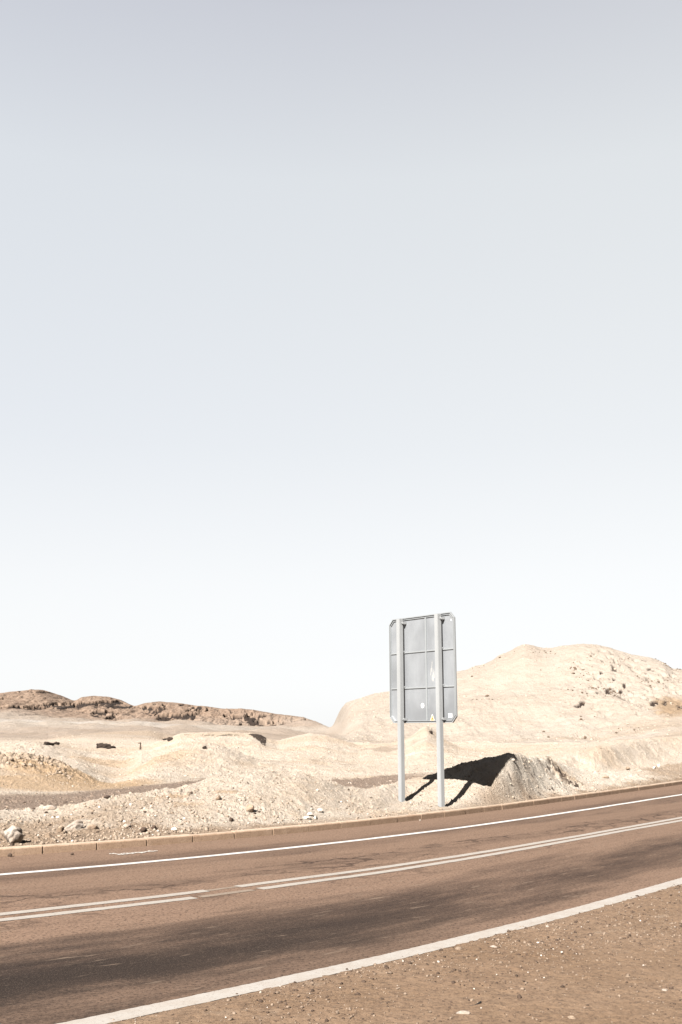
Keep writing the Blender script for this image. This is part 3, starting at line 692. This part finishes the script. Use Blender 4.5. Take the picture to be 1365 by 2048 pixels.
white = np.maximum(white, 0.5 * left * sstep(.05, .4, fbm(GX * 0.035, GY * 0.02, 4, 162)) * sstep(120, 180, RG) * (1 - sstep(290, 310, RG)))
brown = left * sstep(225, 315, RG + 22 * fbm(GX * 0.03, GY * 0.015, 3, 163)) * (1 - outside)
brown = np.maximum(brown, .45 * left * sstep(90, 110, RG) * (1 - sstep(150, 200, RG)))
grey = [(668, 1521, 60, 1.6, 2.4), (650, 1555, 42, .9, 1.2), (790, 1510, 74, 3.0, 3)]
gm = sstep(-.12, .12, fbm(GX * .5, GY * .25, 4, 191))
for i, (a, b, r, sx, sr) in enumerate(grey): brown = np.maximum(brown, 0.6 * blob(a, b, r, sx, sr, 20 + i) * gm)
brown = np.maximum(brown, .5 * blob(445, 1553, 41, 1.8, 1.2, 25)); 
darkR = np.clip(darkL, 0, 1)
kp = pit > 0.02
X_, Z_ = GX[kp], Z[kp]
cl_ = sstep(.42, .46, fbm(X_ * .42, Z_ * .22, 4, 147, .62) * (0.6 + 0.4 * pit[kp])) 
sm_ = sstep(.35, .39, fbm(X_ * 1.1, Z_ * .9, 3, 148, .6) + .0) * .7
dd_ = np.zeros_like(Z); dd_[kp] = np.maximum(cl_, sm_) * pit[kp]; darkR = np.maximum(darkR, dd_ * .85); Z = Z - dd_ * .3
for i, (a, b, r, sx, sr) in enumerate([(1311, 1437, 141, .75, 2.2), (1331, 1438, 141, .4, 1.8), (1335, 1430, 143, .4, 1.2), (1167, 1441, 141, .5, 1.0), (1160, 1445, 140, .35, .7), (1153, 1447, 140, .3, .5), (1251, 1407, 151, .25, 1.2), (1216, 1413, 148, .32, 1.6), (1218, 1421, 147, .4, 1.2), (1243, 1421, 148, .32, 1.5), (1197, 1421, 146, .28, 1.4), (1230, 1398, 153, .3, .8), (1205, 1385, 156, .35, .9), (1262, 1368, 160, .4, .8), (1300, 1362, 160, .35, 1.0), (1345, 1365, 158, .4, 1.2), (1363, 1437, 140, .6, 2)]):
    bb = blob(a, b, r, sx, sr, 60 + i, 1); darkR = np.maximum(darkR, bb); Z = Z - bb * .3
# shade under the overhanging end of the flat-topped bank, painted into the cover
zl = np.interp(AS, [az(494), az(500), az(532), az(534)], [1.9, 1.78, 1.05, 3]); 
cave_shade = (AS > az(494)) & (AS < az(533.5)) & (RG > 66) & (RG < 82.6) & (Z + .12 * fbm(GX * 2.5, GY * .5, 3, 149) > zl) & (Z < 1.84 + .05 * fbm(GX * 3, GY * 1, 2, 152))
darkR = np.maximum(darkR, cave_shade * 1.0)
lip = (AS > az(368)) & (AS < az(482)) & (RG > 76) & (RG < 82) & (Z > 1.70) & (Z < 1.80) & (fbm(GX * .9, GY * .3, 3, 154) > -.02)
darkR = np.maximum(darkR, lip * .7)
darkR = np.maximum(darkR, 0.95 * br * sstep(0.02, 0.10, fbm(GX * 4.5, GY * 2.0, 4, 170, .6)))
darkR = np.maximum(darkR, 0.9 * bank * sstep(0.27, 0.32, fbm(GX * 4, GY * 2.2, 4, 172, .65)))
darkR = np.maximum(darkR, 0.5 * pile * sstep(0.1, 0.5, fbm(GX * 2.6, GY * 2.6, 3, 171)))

# keep the road bed below the asphalt and the apron tidy
under = (GW < cw('kerb', GU) + 0.12)
farnear = v_to_w(GU, -14.0)
Z = np.where(under & (GW > farnear), -0.10, Z)
Z = np.where(under & (GW <= farnear), np.minimum(gentle, 0.05), Z)
jn = sstep(0.0, 0.5, dk)
Z = np.where(~under, Z * jn + 0.118 * (1 - jn) + 0.0, Z)

nC, nR = Z.shape
def terrain_obj(name, r0, r1, m):
    zz = Z[:, r0:r1]; V = np.stack([GX[:, r0:r1], GY[:, r0:r1], zz], -1).reshape(-1, 3)
    k = r1 - r0; idx = np.arange(nC * k).reshape(nC, k); nx = np.roll(idx, -1, 0)
    order = np.argsort(AZ)  # AZ ascending already apart from the wrap of the view sector
    f = np.stack([idx[:, :-1], idx[:, 1:], nx[:, 1:], nx[:, :-1]], -1).reshape(-1, 4)
    o = mesh_obj(name, V, f, m, smooth=True)
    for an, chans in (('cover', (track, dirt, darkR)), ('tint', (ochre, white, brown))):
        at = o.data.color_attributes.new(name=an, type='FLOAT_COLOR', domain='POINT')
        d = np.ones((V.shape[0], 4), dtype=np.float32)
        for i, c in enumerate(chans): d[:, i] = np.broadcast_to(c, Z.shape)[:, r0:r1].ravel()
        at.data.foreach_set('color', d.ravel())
    return o
cut = int(np.searchsorted(RR, 112))
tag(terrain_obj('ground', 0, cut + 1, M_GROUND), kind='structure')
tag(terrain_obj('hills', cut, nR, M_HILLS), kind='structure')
LRR = np.log(RR)
def terr(x, y):
    x = np.asarray(x, float); y = np.asarray(y, float)
    a = np.arctan2(x, y); r = np.hypot(x, y)
    i = np.clip((a - cols_in[0]) / (cols_in[1] - cols_in[0]), 0, 1148.999); j = np.interp(np.log(r), LRR, np.arange(nR))
    i0 = i.astype(int); j0 = np.minimum(j.astype(int), nR - 2); fi = i - i0; fj = j - j0
    return (Z[i0, j0] * (1 - fi) * (1 - fj) + Z[i0 + 1, j0] * fi * (1 - fj) + Z[i0, j0 + 1] * (1 - fi) * fj + Z[i0 + 1, j0 + 1] * fi * fj)
def hit(px, py, r0=12, r1=600):
    """first point where the sight line meets the built ground: a survey reading"""
    rs = np.geomspace(r0, r1, 6000); a, b, c = ray(px, py); t = rs / math.hypot(a, b)
    X, Y, H = a * t, b * t, EYE + c * t; g = terr(X, Y); g = np.maximum(g, 0)
    k = np.argmax(H < g); return float(X[k]), float(Y[k]), float(g[k])

# ------------------------------------------------------------------ stones
def rock_geo(seed, sub=2, cuts=7, rough=0.12, stretch=(1, 1, 1)):
    bm = bmesh.new(); bmesh.ops.create_icosphere(bm, subdivisions=sub, radius=1.0)
    rs = random.Random(seed)
    planes = []
    for _ in range(cuts):
        v = Vector((rs.gauss(0, 1), rs.gauss(0, 1), rs.gauss(0, 1))).normalized(); planes.append((v, rs.uniform(0.5, 0.85)))
    for v in bm.verts:
        c = v.co.copy()
        for n, d in planes:
            e = c.dot(n) - d
            if e > 0: c -= n * e * 0.92
        n_ = float(perlin(np.array([c.x * 2.1 + seed]), np.array([c.y * 2.1 + c.z * 1.7]), seed)[0])
        c *= 1 + rough * n_
        v.co = Vector((c.x * stretch[0], c.y * stretch[1], c.z * stretch[2]))
    return bm
def stone(name, px, py, size, mat, label, cat='stone', stretch=(1, .8, .6), seed=1, rz=0, tilt=(0, 0), sub=3, group=None, sink=0.25, base=None, cuts=8, rough=.14):
    x, y, z = hit(px, py) if base is None else base
    bm = rock_geo(seed, sub, cuts, rough, stretch)
    bmesh.ops.scale(bm, vec=(size, size, size), verts=bm.verts)
    from mathutils import Euler
    e = Euler((tilt[0], tilt[1], rz)).to_matrix()
    for v in bm.verts: v.co = e @ v.co
    lo = min(v.co.z for v in bm.verts); hi = max(v.co.z for v in bm.verts)
    for v in bm.verts: v.co.z -= lo + sink * (hi - lo)
    o = bm_obj(name, bm, mat, smooth=False); o.location = (x, y, z)
    return tag(o, label, cat, group)

base_rocks = []
for s in range(10):
    bm = rock_geo(200 + s, 1, 5, 0.25, (1, random.uniform(.6, .95), random.uniform(.45, .75)))
    bm.verts.ensure_lookup_table(); base_rocks.append((np.array([v.co[:] for v in bm.verts]), np.array([[v.index for v in f.verts] for f in bm.faces]))); bm.free()
def scatter(name, xs, ys, zs, sizes, m, sink=0.3):
    VV, FF, off = [], [], 0
    for x, y, z, s in zip(xs, ys, zs, sizes):
        v, f = base_rocks[random.randrange(10)]
        a = random.random() * 6.283; c, q = math.cos(a), math.sin(a)
        sx = s * random.uniform(.7, 1.2)
        w = np.stack([(v[:, 0] * c - v[:, 1] * q) * sx + x, (v[:, 0] * q + v[:, 1] * c) * sx + y, v[:, 2] * s + z + s * (0.5 - sink)], -1)
        VV.append(w); FF.append(f + off); off += len(v)
    o = mesh_obj(name, np.concatenate(VV), np.concatenate(FF), m)
    return tag(o, kind='stuff')

def near_scatter():
    # gravel on the near shoulder
    n = 30000; u = rng.uniform(-1, 22, n); v = -4.05 - np.abs(rng.normal(0, 1, n)) * 2.4
    keep = rng.random(n) < 0.35 + 0.65 * sstep(-.1, .4, fbm(u * .5, v * .5, 3, 180)); u, v = u[keep], v[keep]
    n2 = 7000; u2 = rng.uniform(2, 18, n2); v2 = -4.12 - np.abs(rng.normal(0, 1, n2)) * 0.75
    k2 = rng.random(n2) < sstep(-.25, .3, fbm(u2 * .9, v2 * .9, 3, 183)); u = np.concatenate([u, u2[k2]]); v = np.concatenate([v, v2[k2]])
    w = v_to_w(u, v); x, y = from_uw(u, w); z = sh_z(u, v, x, y)
    s = 0.0035 + 0.004 * rng.exponential(1, len(u)); s[-int(k2.sum()):] *= 1.25; s = np.clip(s, 0, 0.026)
    o_ = rng.permutation(len(u)); u, v, x, y, z, s = u[o_], v[o_], x[o_], y[o_], z[o_], s[o_]
    k = len(u) // 40; k2 = k + len(u) // 3
    scatter('gravel', x[:k], y[:k], z[:k], s[:k] * .9, M_WHITEROCK)
    scatter('gravel', x[k:k2], y[k:k2], z[k:k2], s[k:k2], M_DARKROCK)
    scatter('gravel', x[k2:], y[k2:], z[k2:], s[k2:], M_PEBBLE)
near_scatter()
for o in bpy.data.objects:
    if o.name.startswith('gravel'): tag(o, 'fine loose gravel strewn over the near dirt shoulder', 'gravel', kind='stuff')

def far_scatter():
    # grit and clods on the spoil heaps behind the kerb
    n = 16000; a = rng.uniform(cols_in[0], cols_in[-1], n); b = rng.random(n)
    r = np.interp(a, AZs[:1150], rK[:1150]) + 0.15 + 26 * b ** 1.7
    x, y = r * np.sin(a), r * np.cos(a); z = terr(x, y)
    d = np.interp(a, AZs[:1150], rK[:1150]); dd = r - d
    dens = sstep(-.15, .45, fbm(x * .5, y * .5, 4, 181)); L = (1 - sstep(az_of(330), az_of(520), a)) * (dd < 4.5)
    keep = rng.random(n) < 0.12 + 0.6 * dens + 0.5 * L
    x, y, z, a, dd, L = x[keep], y[keep], z[keep], a[keep], dd[keep], L[keep]
    s = 0.008 + 0.014 * rng.exponential(1, len(x)) * (1 + 0.25 * L); s = np.clip(s, 0, .05)
    t = rng.random(len(x)); 
    for lo, hi, m in ((0, .10, M_DARKROCK), (.10, .96, M_CLOD), (.96, 1.01, M_WHITEROCK)):
        k = (t >= lo) & (t < hi); o = scatter('rubble', x[k], y[k], z[k], s[k], m)
        tag(o, 'loose stones and grit scattered over the pale spoil heaps behind the kerb', 'rubble', kind='stuff')
    # sand-coloured clods that give the heaps their crumbled surface
    def clods(n, x0, x1, r0, r1, smin, smean, smax, off, seed, dens_scale=.6, label='crumbled sand-coloured clods covering the spoil heaps and flats', relative=True, m=None):
        a = rng.uniform(az_of(x0), az_of(x1), n); b = rng.random(n)
        r = (np.interp(a, AZs[:1150], rK[:1150]) + .35 if relative else 0) + r0 + (r1 - r0) * b
        x, y = r * np.sin(a), r * np.cos(a)
        keep = rng.random(n) < .25 + .75 * sstep(-.2, .35, fbm(x * dens_scale, y * dens_scale, 4, seed)); x, y = x[keep], y[keep]
        s = np.clip(smin + smean * rng.exponential(1, len(x)), 0, smax)
        o = scatter('clods', x, y, terr(x, y), s, m or M_SANDCLOD, sink=off); tag(o, label, 'clods', kind='stuff')
    clods(10000, 230, 1420, 0, 7, .007, .007, .042, .5, 301)
    clods(1800, 985, 1190, 0, 6, .010, .013, .075, .5, 302)
    clods(2200, 240, 760, 0, 5, .009, .012, .06, .5, 303)
    clods(6000, -40, 1420, 36, 62, .012, .016, .1, .55, 304, relative=False)
    clods(1500, -60, 150, 38, 43.5, .015, .03, .14, .5, 305, relative=False, m=M_CLOD)
    clods(4000, -40, 1420, 62, 115, .02, .03, .18, .55, 306, .2, relative=False)
    clods(6000, 690, 1420, 122, 180, .04, .055, .35, .55, 307, .08, 'crumbled sand-coloured lumps on the pale hill behind the sign', relative=False)
    # stones on the right hill and on the left range
    n = 6500; a = rng.uniform(az_of(940), az_of(1400), n); r = rng.uniform(126, 172, n)
    x, y = r * np.sin(a), r * np.cos(a)
    dens = sstep(.0, .35, fbm(x * .11, y * .08, 3, 182)) * (0.12 + 0.88 * sstep(az_of(1120), az_of(1200), a))
    keep = rng.random(n) < dens; x, y = x[keep], y[keep]
    o = scatter('hillside_stones', x, y, terr(x, y), np.clip(.035 + .06 * rng.exponential(1, len(x)), 0, .34), M_HILLSTONE)
    tag(o, 'brown loose rocks strewn down the pale hill right of the sign', 'rocks', kind='stuff')
far_scatter()

# the two boulders by the kerb at the left and other single stones
bz = on_plane(28, 1683, .16)
stone('boulder', 0, 0, 0.185, M_PALE, 'large pale angular boulder leaning beside the kerb at the left edge of the picture', 'boulder', (1.1, .7, .95), 5, math.radians(35), (0.15, -0.5), 4, group='boulders by the kerb', sink=.12, base=(*on_plane(27, 1684, .16), .15), cuts=6, rough=.2)
stone('boulder', 0, 0, 0.165, M_PALE, 'pale rounded boulder with dark top lying in rubble, second from the left edge', 'boulder', (1.25, .8, .62), 9, math.radians(20), (0.1, -0.25), 4, group='boulders by the kerb', sink=.12, base=(*on_plane(146, 1663, .16), .16), cuts=7, rough=.18)
SING = [
 ('stone', 121, 1664, .10, M_TANROCK, 'small brown clod touching the left side of the rounded pale boulder', (1, .8, .9), 12),
 ('stone', 287, 1664, .085, M_DARKROCK, 'dark brown stone in the rubble right above the white paint scribble', (1, .9, .8), 13),
 ('stone', 308, 1658, .06, M_DARKROCK, 'small dark stone just right of the dark brown stone in the rubble', (1, .9, .8), 43),
 ('stone', 254, 1655, .08, M_PALE, 'whitish stone on the rubble between the rounded boulder and the heap', (1, .9, .7), 14),
 ('stone', 187, 1657, .10, M_TANROCK, 'brownish low stone in rubble to the right of the rounded boulder', (1.3, .8, .6), 15),
 ('stone_slab', 215, 1596, .16, M_DARKROCK, 'thin dark flat slab on the left shoulder of the pale heap, by the gravel track', (1.3, .7, .22), 16),
 ('stone', 100, 1619, .15, M_PALE, 'broad pale stone at the near edge of the dark gravel track', (1.3, .9, .5), 17),
 ('stone', 463, 1643, .07, M_DARKROCK, 'black stone low on the pale heap above the kerb', (.8, .8, 1), 18),
 ('stone', 349, 1662, .075, M_WHITEROCK, 'small white stone in the dirt at the left foot of the pale heap', (1, .8, .7), 19),
 ('stone', 622, 1631, .09, M_WHITEROCK, 'upper white stone of the white cluster low on the heap', (1, .8, .7), 20),
 ('stone', 640, 1624, .085, M_WHITEROCK, 'rightmost white stone of the white cluster low on the heap', (1, .8, .7), 21),
 ('stone', 614, 1638, .08, M_WHITEROCK, 'leftmost white stone of the white cluster low on the heap', (1.2, .8, .6), 22),
 ('stone', 631, 1638, .075, M_WHITEROCK, 'lowest white stone of the white cluster, close to the kerb', (1.2, .8, .6), 23),
 ('stone', 500, 1622, .12, M_TANROCK, 'tan clod casting a dark shadow halfway up the pale heap', (1, .8, .8), 24),
 ('stone', 437, 1599, .085, M_TANROCK, 'brown clod with an ochre smear on the left half of the pale heap', (1, .8, .9), 25),
 ('stone', 1318, 1535, .12, M_WHITEROCK, 'upright whitish stone on the slope at the right edge, right one of a pair', (.6, .6, 1.1), 26),
 ('stone', 1309, 1538, .11, M_WHITEROCK, 'rounded whitish stone on the slope at the right edge, left one of a pair', (1, .8, .8), 27),
 ('stone', 1256, 1540, .13, M_TANROCK, 'lone rounded brown stone on the smooth pale slope right of the crumbling bank', (1, .8, .8), 28),
 ('stone', 1212, 1556, .12, M_TANROCK, 'flat brown stone at the foot of the smooth pale slope', (1.2, .8, .5), 29),
]
for nm, px, py, sz, m, lab, stt, sd in SING:
    stone(nm, px, py, sz, m, lab, 'stone', stt, sd, sd * 1.3, (0, 0), 2, sink=.25, group='single stones beyond the kerb')
def road_stone(px, py, size, m, lab, stt, sd, nm='stone'):
    x, y = on_plane(px, py, 0.01); u, w = to_uw(x, y); 
    stone(nm, 0, 0, size, m, lab, 'stone', stt, sd, sd, (0, 0), 2, base=(x, y, float(road_z(x, y)) if py < 1800 else 0.006), sink=.18, group='single stones on the near shoulder and in the gutter')
for a in [
 (20, 1712, .04, M_DARKROCK, 'round brown stone lying in the gutter at the far left', (1, .9, .9), 50),
 (145, 1708.5, .035, M_DARKROCK, 'small angular stone in the gutter left of the white paint scribble', (1, .9, .8), 51),
 (841, 1641, .03, M_PALE, 'tiny pale stone in the gutter below the two sign posts', (1, .9, .9), 52),
 (925, 2028, .045, M_PALE, 'flat pale oval stone on the shoulder below the black rubber strip', (1.35, .85, .42), 53),
 (945, 2002.5, .026, M_TANROCK, 'small brown stone on the shoulder just above the black rubber strip', (1.4, .8, .6), 54),
 (1095, 1856, .026, M_PALE, 'pale pointed pebble beside the near edge line, left of a pair', (1, .8, 1), 55),
 (1107, 1859.5, .026, M_DARKROCK, 'dark flat pebble beside the near edge line, right of a pair', (1.4, .9, .5), 56),
 (1053, 1859.5, .022, M_DARKROCK, 'dark pebble touching the underside of the near edge line', (.9, .9, 1), 57),
 (918, 1899.5, .045, M_TANROCK, 'crumbled brown lump on the shoulder just under the near edge line', (1.5, .8, .5), 58),
 (988, 1895.5, .035, M_PALE, 'pale flat stone on the shoulder, right of the crumbled brown lump', (1.3, .8, .6), 59),
 (820, 1929, .022, M_DARKROCK, 'dark pebble on the shoulder left of centre, under the near line', (.9, .9, 1), 60),
 (1330, 1982, .028, M_PALE, 'whitish half-buried stone near the right edge of the shoulder', (1.2, .9, .6), 61),
 (1145, 2038, .028, M_TANROCK, 'tan stone at the very bottom of the picture, right of the oval stone', (1.2, .9, .6), 62),
 (1255, 1955, .024, M_TANROCK, 'brown pebble on the right half of the shoulder, nearest above the whitish half-buried stone', (1.3, .9, .6), 63),
 (1240, 1930, .026, M_TANROCK, 'low brown double pebble in the middle of the right shoulder', (1.7, .8, .45), 64),
 (1040, 1999, .026, M_DARKROCK, 'black clod standing on the shoulder to the right of the rubber strip', (.8, .8, 1.1), 65),
]: road_stone(*a)

# black rubber strip on the shoulder
def strip():
    bm = bmesh.new(); run = [(929, 2012.5), (940, 2013), (950, 2011.5), (956, 2009.5), (961, 2007.5), (963.5, 2006)]
    P = [Vector((*on_plane(*q, .012), 0.014)) for q in run]; sec = []
    W_ = [.003, .006, .010, .014, .015, .008]; Hh = [.003, .004, .005, .012, .018, .014]
    for p, w, h in zip(P, W_, Hh):
        sec.append([bm.verts.new((p.x + a * .2 * w, p.y + a * w, p.z + c * h)) for a, c in ((-1, -.6), (-1.1, .4), (-.3, 1), (.6, .8), (1, 0), (.6, -.7))])
    for s1, s2 in zip(sec, sec[1:]):
        for k in range(6): bm.faces.new((s1[k], s1[(k + 1) % 6], s2[(k + 1) % 6], s2[k]))
    bm.faces.new(sec[0]); bm.faces.new(sec[-1][::-1])
    return bm_obj('rubber_strip', bm, M_RUBBER, smooth=True)
tag(strip(), 'curved black strip of torn tyre rubber lying on the dirt shoulder', 'rubber strip')

# far single features: dark outcrops and a short post on the plain
OUT = [
 ('rock_outcrop', 199, 1495, .55, 'left dark rock of the broken outcrop on the plain below the left hills', (1, .8, .8), 71),
 ('rock_outcrop', 210, 1496, .7, 'middle dark rock of the broken outcrop on the plain below the left hills', (1.3, .8, .55), 72),
 ('rock_outcrop', 221, 1497, .45, 'right dark rock of the broken outcrop on the plain below the left hills', (1.4, .8, .45), 73),
 ('rock_outcrop', 93, 1489, .32, 'left one of the small dark rocks on the pale bank at the far left', (1.2, .8, .6), 74),
 ('rock_outcrop', 103, 1490.5, .28, 'middle one of the small dark rocks on the pale bank at the far left', (1.2, .8, .6), 75),
 ('rock_outcrop', 113, 1489, .34, 'right one of the small dark rocks on the pale bank at the far left', (1.2, .8, .6), 76),
 ('rock_outcrop', 410, 1497, .24, 'dark brown rock on top of the speckled mound left of the centre', (1.2, .8, .6), 77),
 ('rock_outcrop', 342, 1481, .40, 'dark rock at the left foot of the flat-topped bank', (1.2, .8, .7), 78),
 ('rock_outcrop', 330, 1480, .30, 'smaller dark rock left of the flat-topped bank', (1.3, .8, .5), 79),
 ('rock_outcrop', 863, 1467, .36, 'dark rock high on the small hill seen between the sign posts', (1.2, .8, .7), 80),
]
for nm, px, py, sz, lab, stt, sd in OUT:
    stone(nm, px, py, sz * .66, M_BLACKROCK, lab, 'rock', stt, sd, sd, (0, 0), 3, sink=.3, rough=.45, group='dark rocks out on the plain')
def marker():
    x, y, z = hit(281, 1499); bm = bmesh.new()
    H = 1.15 * math.hypot(x, y) / 205 * 1.0 / 0.45 * .42
    H = 14.0 / F_PX * math.hypot(x, y)
    for (cx, cz, wx, hz_, ) in ((0, H * .5, H * .09, H * .5), (-H * .12, H * .9, H * .2, H * .07), (.10 * H, H * .2, H * .05, H * .22)):
        r = bmesh.ops.create_cube(bm, size=1); 
        for v in r['verts']:
            t = 1 - .25 * (v.co.z > 0)
            v.co = Vector((v.co.x * 2 * wx * t + cx + v.co.z * H * .03, v.co.y * 2 * wx * t, v.co.z * 2 * hz_ + cz))
    o = bm_obj('marker_post', bm, M_DARKWOOD); o.location = (x, y, z - .03)
    tag(o, 'short dark weathered post standing alone on the pale plain below the left hills', 'post')
marker()

# ------------------------------------------------------------------ the road sign seen from behind
D = Vector((0.6004, -0.7997, 0)); N = Vector((-0.7997, -0.6004, 0)); UPV = Vector((0, 0, 1))
P2 = Vector((2.567, 27.378, 0))
sign = bpy.data.objects.new('road_sign', None); COL.objects.link(sign)
sign.location = P2; sign.rotation_euler = (0, 0, math.atan2(D.y, D.x))
tag(sign, 'tall blank grey metal road sign seen from behind on two steel posts by the kerb', 'road sign')
# local axes: x along the panel (towards the near end), y = away from the camera side, z up
OFF = 0.13
def lbox(bm, x0, x1, y0, y1, z0, z1, bev=0.0):
    r = bmesh.ops.create_cube(bm, size=1)
    for v in r['verts']:
        v.co = Vector((x0 + (v.co.x + .5) * (x1 - x0), y0 + (v.co.y + .5) * (y1 - y0), z0 + (v.co.z + .5) * (z1 - z0)))
    if bev:
        es = list({e for v in r['verts'] for e in v.link_edges}); bmesh.ops.bevel(bm, geom=es, offset=bev, segments=2, affect='EDGES')
XL, XR, ZB, ZT, CH = -2.14, 0.55, 2.265, 5.135, 0.155
def outline(ins, x0=XL, x1=XR, z0=ZB, z1=ZT, ch=CH):
    x0 += ins; x1 -= ins; z0 += ins; z1 -= ins; c = ch - ins * (2 - math.sqrt(2)) * .5
    return [(x0 + c, z0), (x1 - c, z0), (x1, z0 + c), (x1, z1 - c), (x1 - c, z1), (x0 + c, z1), (x0, z1 - c), (x0, z0 + c)]
def plate():
    bm = bmesh.new(); o = outline(0.004)
    a = [bm.verts.new((x, OFF + .010, z)) for x, z in o]; b = [bm.verts.new((x, OFF + .014, z)) for x, z in o]
    bm.faces.new(a); bm.faces.new(b[::-1])
    for k in range(8): bm.faces.new((a[k], b[k], b[(k + 1) % 8], a[(k + 1) % 8]))
    return bm_obj('panel', bm, M_PANEL, sign)
panel = plate()
def ring(name, i0, i1, y0, y1, m, parent):
    bm = bmesh.new(); A, B = outline(i0), outline(i1)
    q = [[bm.verts.new((x, y, z)) for x, z in o] for o, y in ((A, y0), (A, y1), (B, y1), (B, y0))]
    for r in range(4):
        s, t = q[r], q[(r + 1) % 4]
        for k in range(8): bm.faces.new((s[k], s[(k + 1) % 8], t[(k + 1) % 8], t[k]))
    return bm_obj(name, bm, m, parent)
ring('frame', -0.004, 0.020, OFF - .030, OFF + .018, M_RIM, sign)
ring('inner_frame', 0.045, 0.062, OFF - .020, OFF + .0095, M_RIM, sign)
def sub(name, m, *boxes, parent=None, bev=0.0):
    bm = bmesh.new()
    for b in boxes: lbox(bm, *b, bev=bev)
    return bm_obj(name, bm, m, parent or sign)
PXS = [(-1.545, 0), (0.03, 0)]
HB = [-2.075, -0.625, -0.575, 0.485]
for zr in (4.17, 3.20):
    for xa, xb_ in ((HB[0] + .0, HB[1] - .002), (HB[2] + .002, HB[3])):
        sub('rail', M_RIM, (xa, xb_, OFF - .018, OFF + .009, zr - .016, zr + .016))
sub('rib', M_RIM, (-0.622, -0.578, OFF - .022, OFF + .009, ZB + .065, ZT - .065))
base_z = {}
for i, (cxp, _) in enumerate(PXS):
    wx = P2 + D * cxp; gz = float(terr(wx.x, wx.y)); 
    w = 0.072
    bm = bmesh.new(); lbox(bm, cxp - w, cxp + w, -0.075, 0.062, gz - .4, 5.105, bev=0.012)
    # slot line of the rolled section
    lbox(bm, cxp - .012, cxp + .012, -0.0775, -0.07, gz - .3, 5.09)
    post = bm_obj('post', bm, M_GALV, sign)
    for zb in (2.36, 4.99):
        br_ = sub('bracket', M_GALV, (cxp + w + .002, cxp + w + .055, 0.0, OFF + .008, zb - .035, zb + .035), (cxp - w - .055, cxp - w - .002, 0.0, OFF + .008, zb - .035, zb + .035), bev=.006)
        for sx in (-1, 1):
            bmb = bmesh.new(); r = bmesh.ops.create_cone(bmb, cap_ends=True, segments=6, radius1=.016, radius2=.016, depth=.02)
            for v in r['verts']: v.co = Vector((v.co.x + cxp + sx * (w + .028), v.co.z - .012, v.co.y + zb))
            bm_obj('bolt', bmb, M_RIM, br_)
    for zb in (3.20, 4.17):
        sub('clamp', M_GALV, (cxp - w * .8, cxp + w * .8, .0635, OFF + .008, zb + .02, zb + .06))
# stickers on the back
YS = OFF + .0085
bm = bmesh.new(); r = bmesh.ops.create_circle(bm, cap_ends=True, segments=28, radius=.062)
for v in r['verts']: v.co = Vector((v.co.x - .80, YS, v.co.y * 1.05 + 2.72))
o = bm_obj('round_sticker', bm, M_STICK_W, panel)
sub('square_sticker', M_STICK_W, (.215, .355, YS - .001, YS, 2.395, 2.50), parent=panel)
def tri(bm, cx, cz, s, y):
    pts = [(-s, -s * .85), (-s * .8, -s), (s * .8, -s), (s, -s * .85), (.12 * s, s), (-.12 * s, s)]
    bm.faces.new([bm.verts.new((cx + a, y, cz + b)) for a, b in pts])
bm = bmesh.new(); tri(bm, -.415, 2.395, .088, YS); w1_ = bm_obj('warning_sticker', bm, M_STICK_P, panel)
bm = bmesh.new(); tri(bm, -.415, 2.390, .066, YS - .0012); bm_obj('warning_field', bm, M_STICK_Y, w1_ if False else panel)
bm = bmesh.new()
for a, b, c, d in ((-.455, 2.350, -.375, 2.366), (-.43, 2.366, -.395, 2.378)): bm.faces.new([bm.verts.new(q) for q in ((a, YS - .0024, b), (c, YS - .0024, b + .008), (c, YS - .0024, d + .008), (a, YS - .0024, d))])
bm_obj('warning_symbol', bm, M_STICK_K, panel)
bm = bmesh.new(); r = bmesh.ops.create_circle(bm, cap_ends=True, segments=16, radius=.022)
for v in r['verts']: v.co = Vector((v.co.x + .40, YS, v.co.y + 4.93))
bm_obj('small_round_sticker', bm, M_STICK_W, panel)
# white scratches on the sheet, right of the rib
bm = bmesh.new()
for k in range(7):
    x = random.uniform(-.5, -.3); z = random.uniform(3.3, 3.75); L = random.uniform(.08, .3); dx = random.uniform(-.03, .05)
    bm.faces.new([bm.verts.new(q) for q in ((x, YS, z), (x + .008, YS, z), (x + dx + .005, YS, z + L), (x + dx, YS, z + L))])
bm_obj('scratch', bm, M_STICK_P, panel)
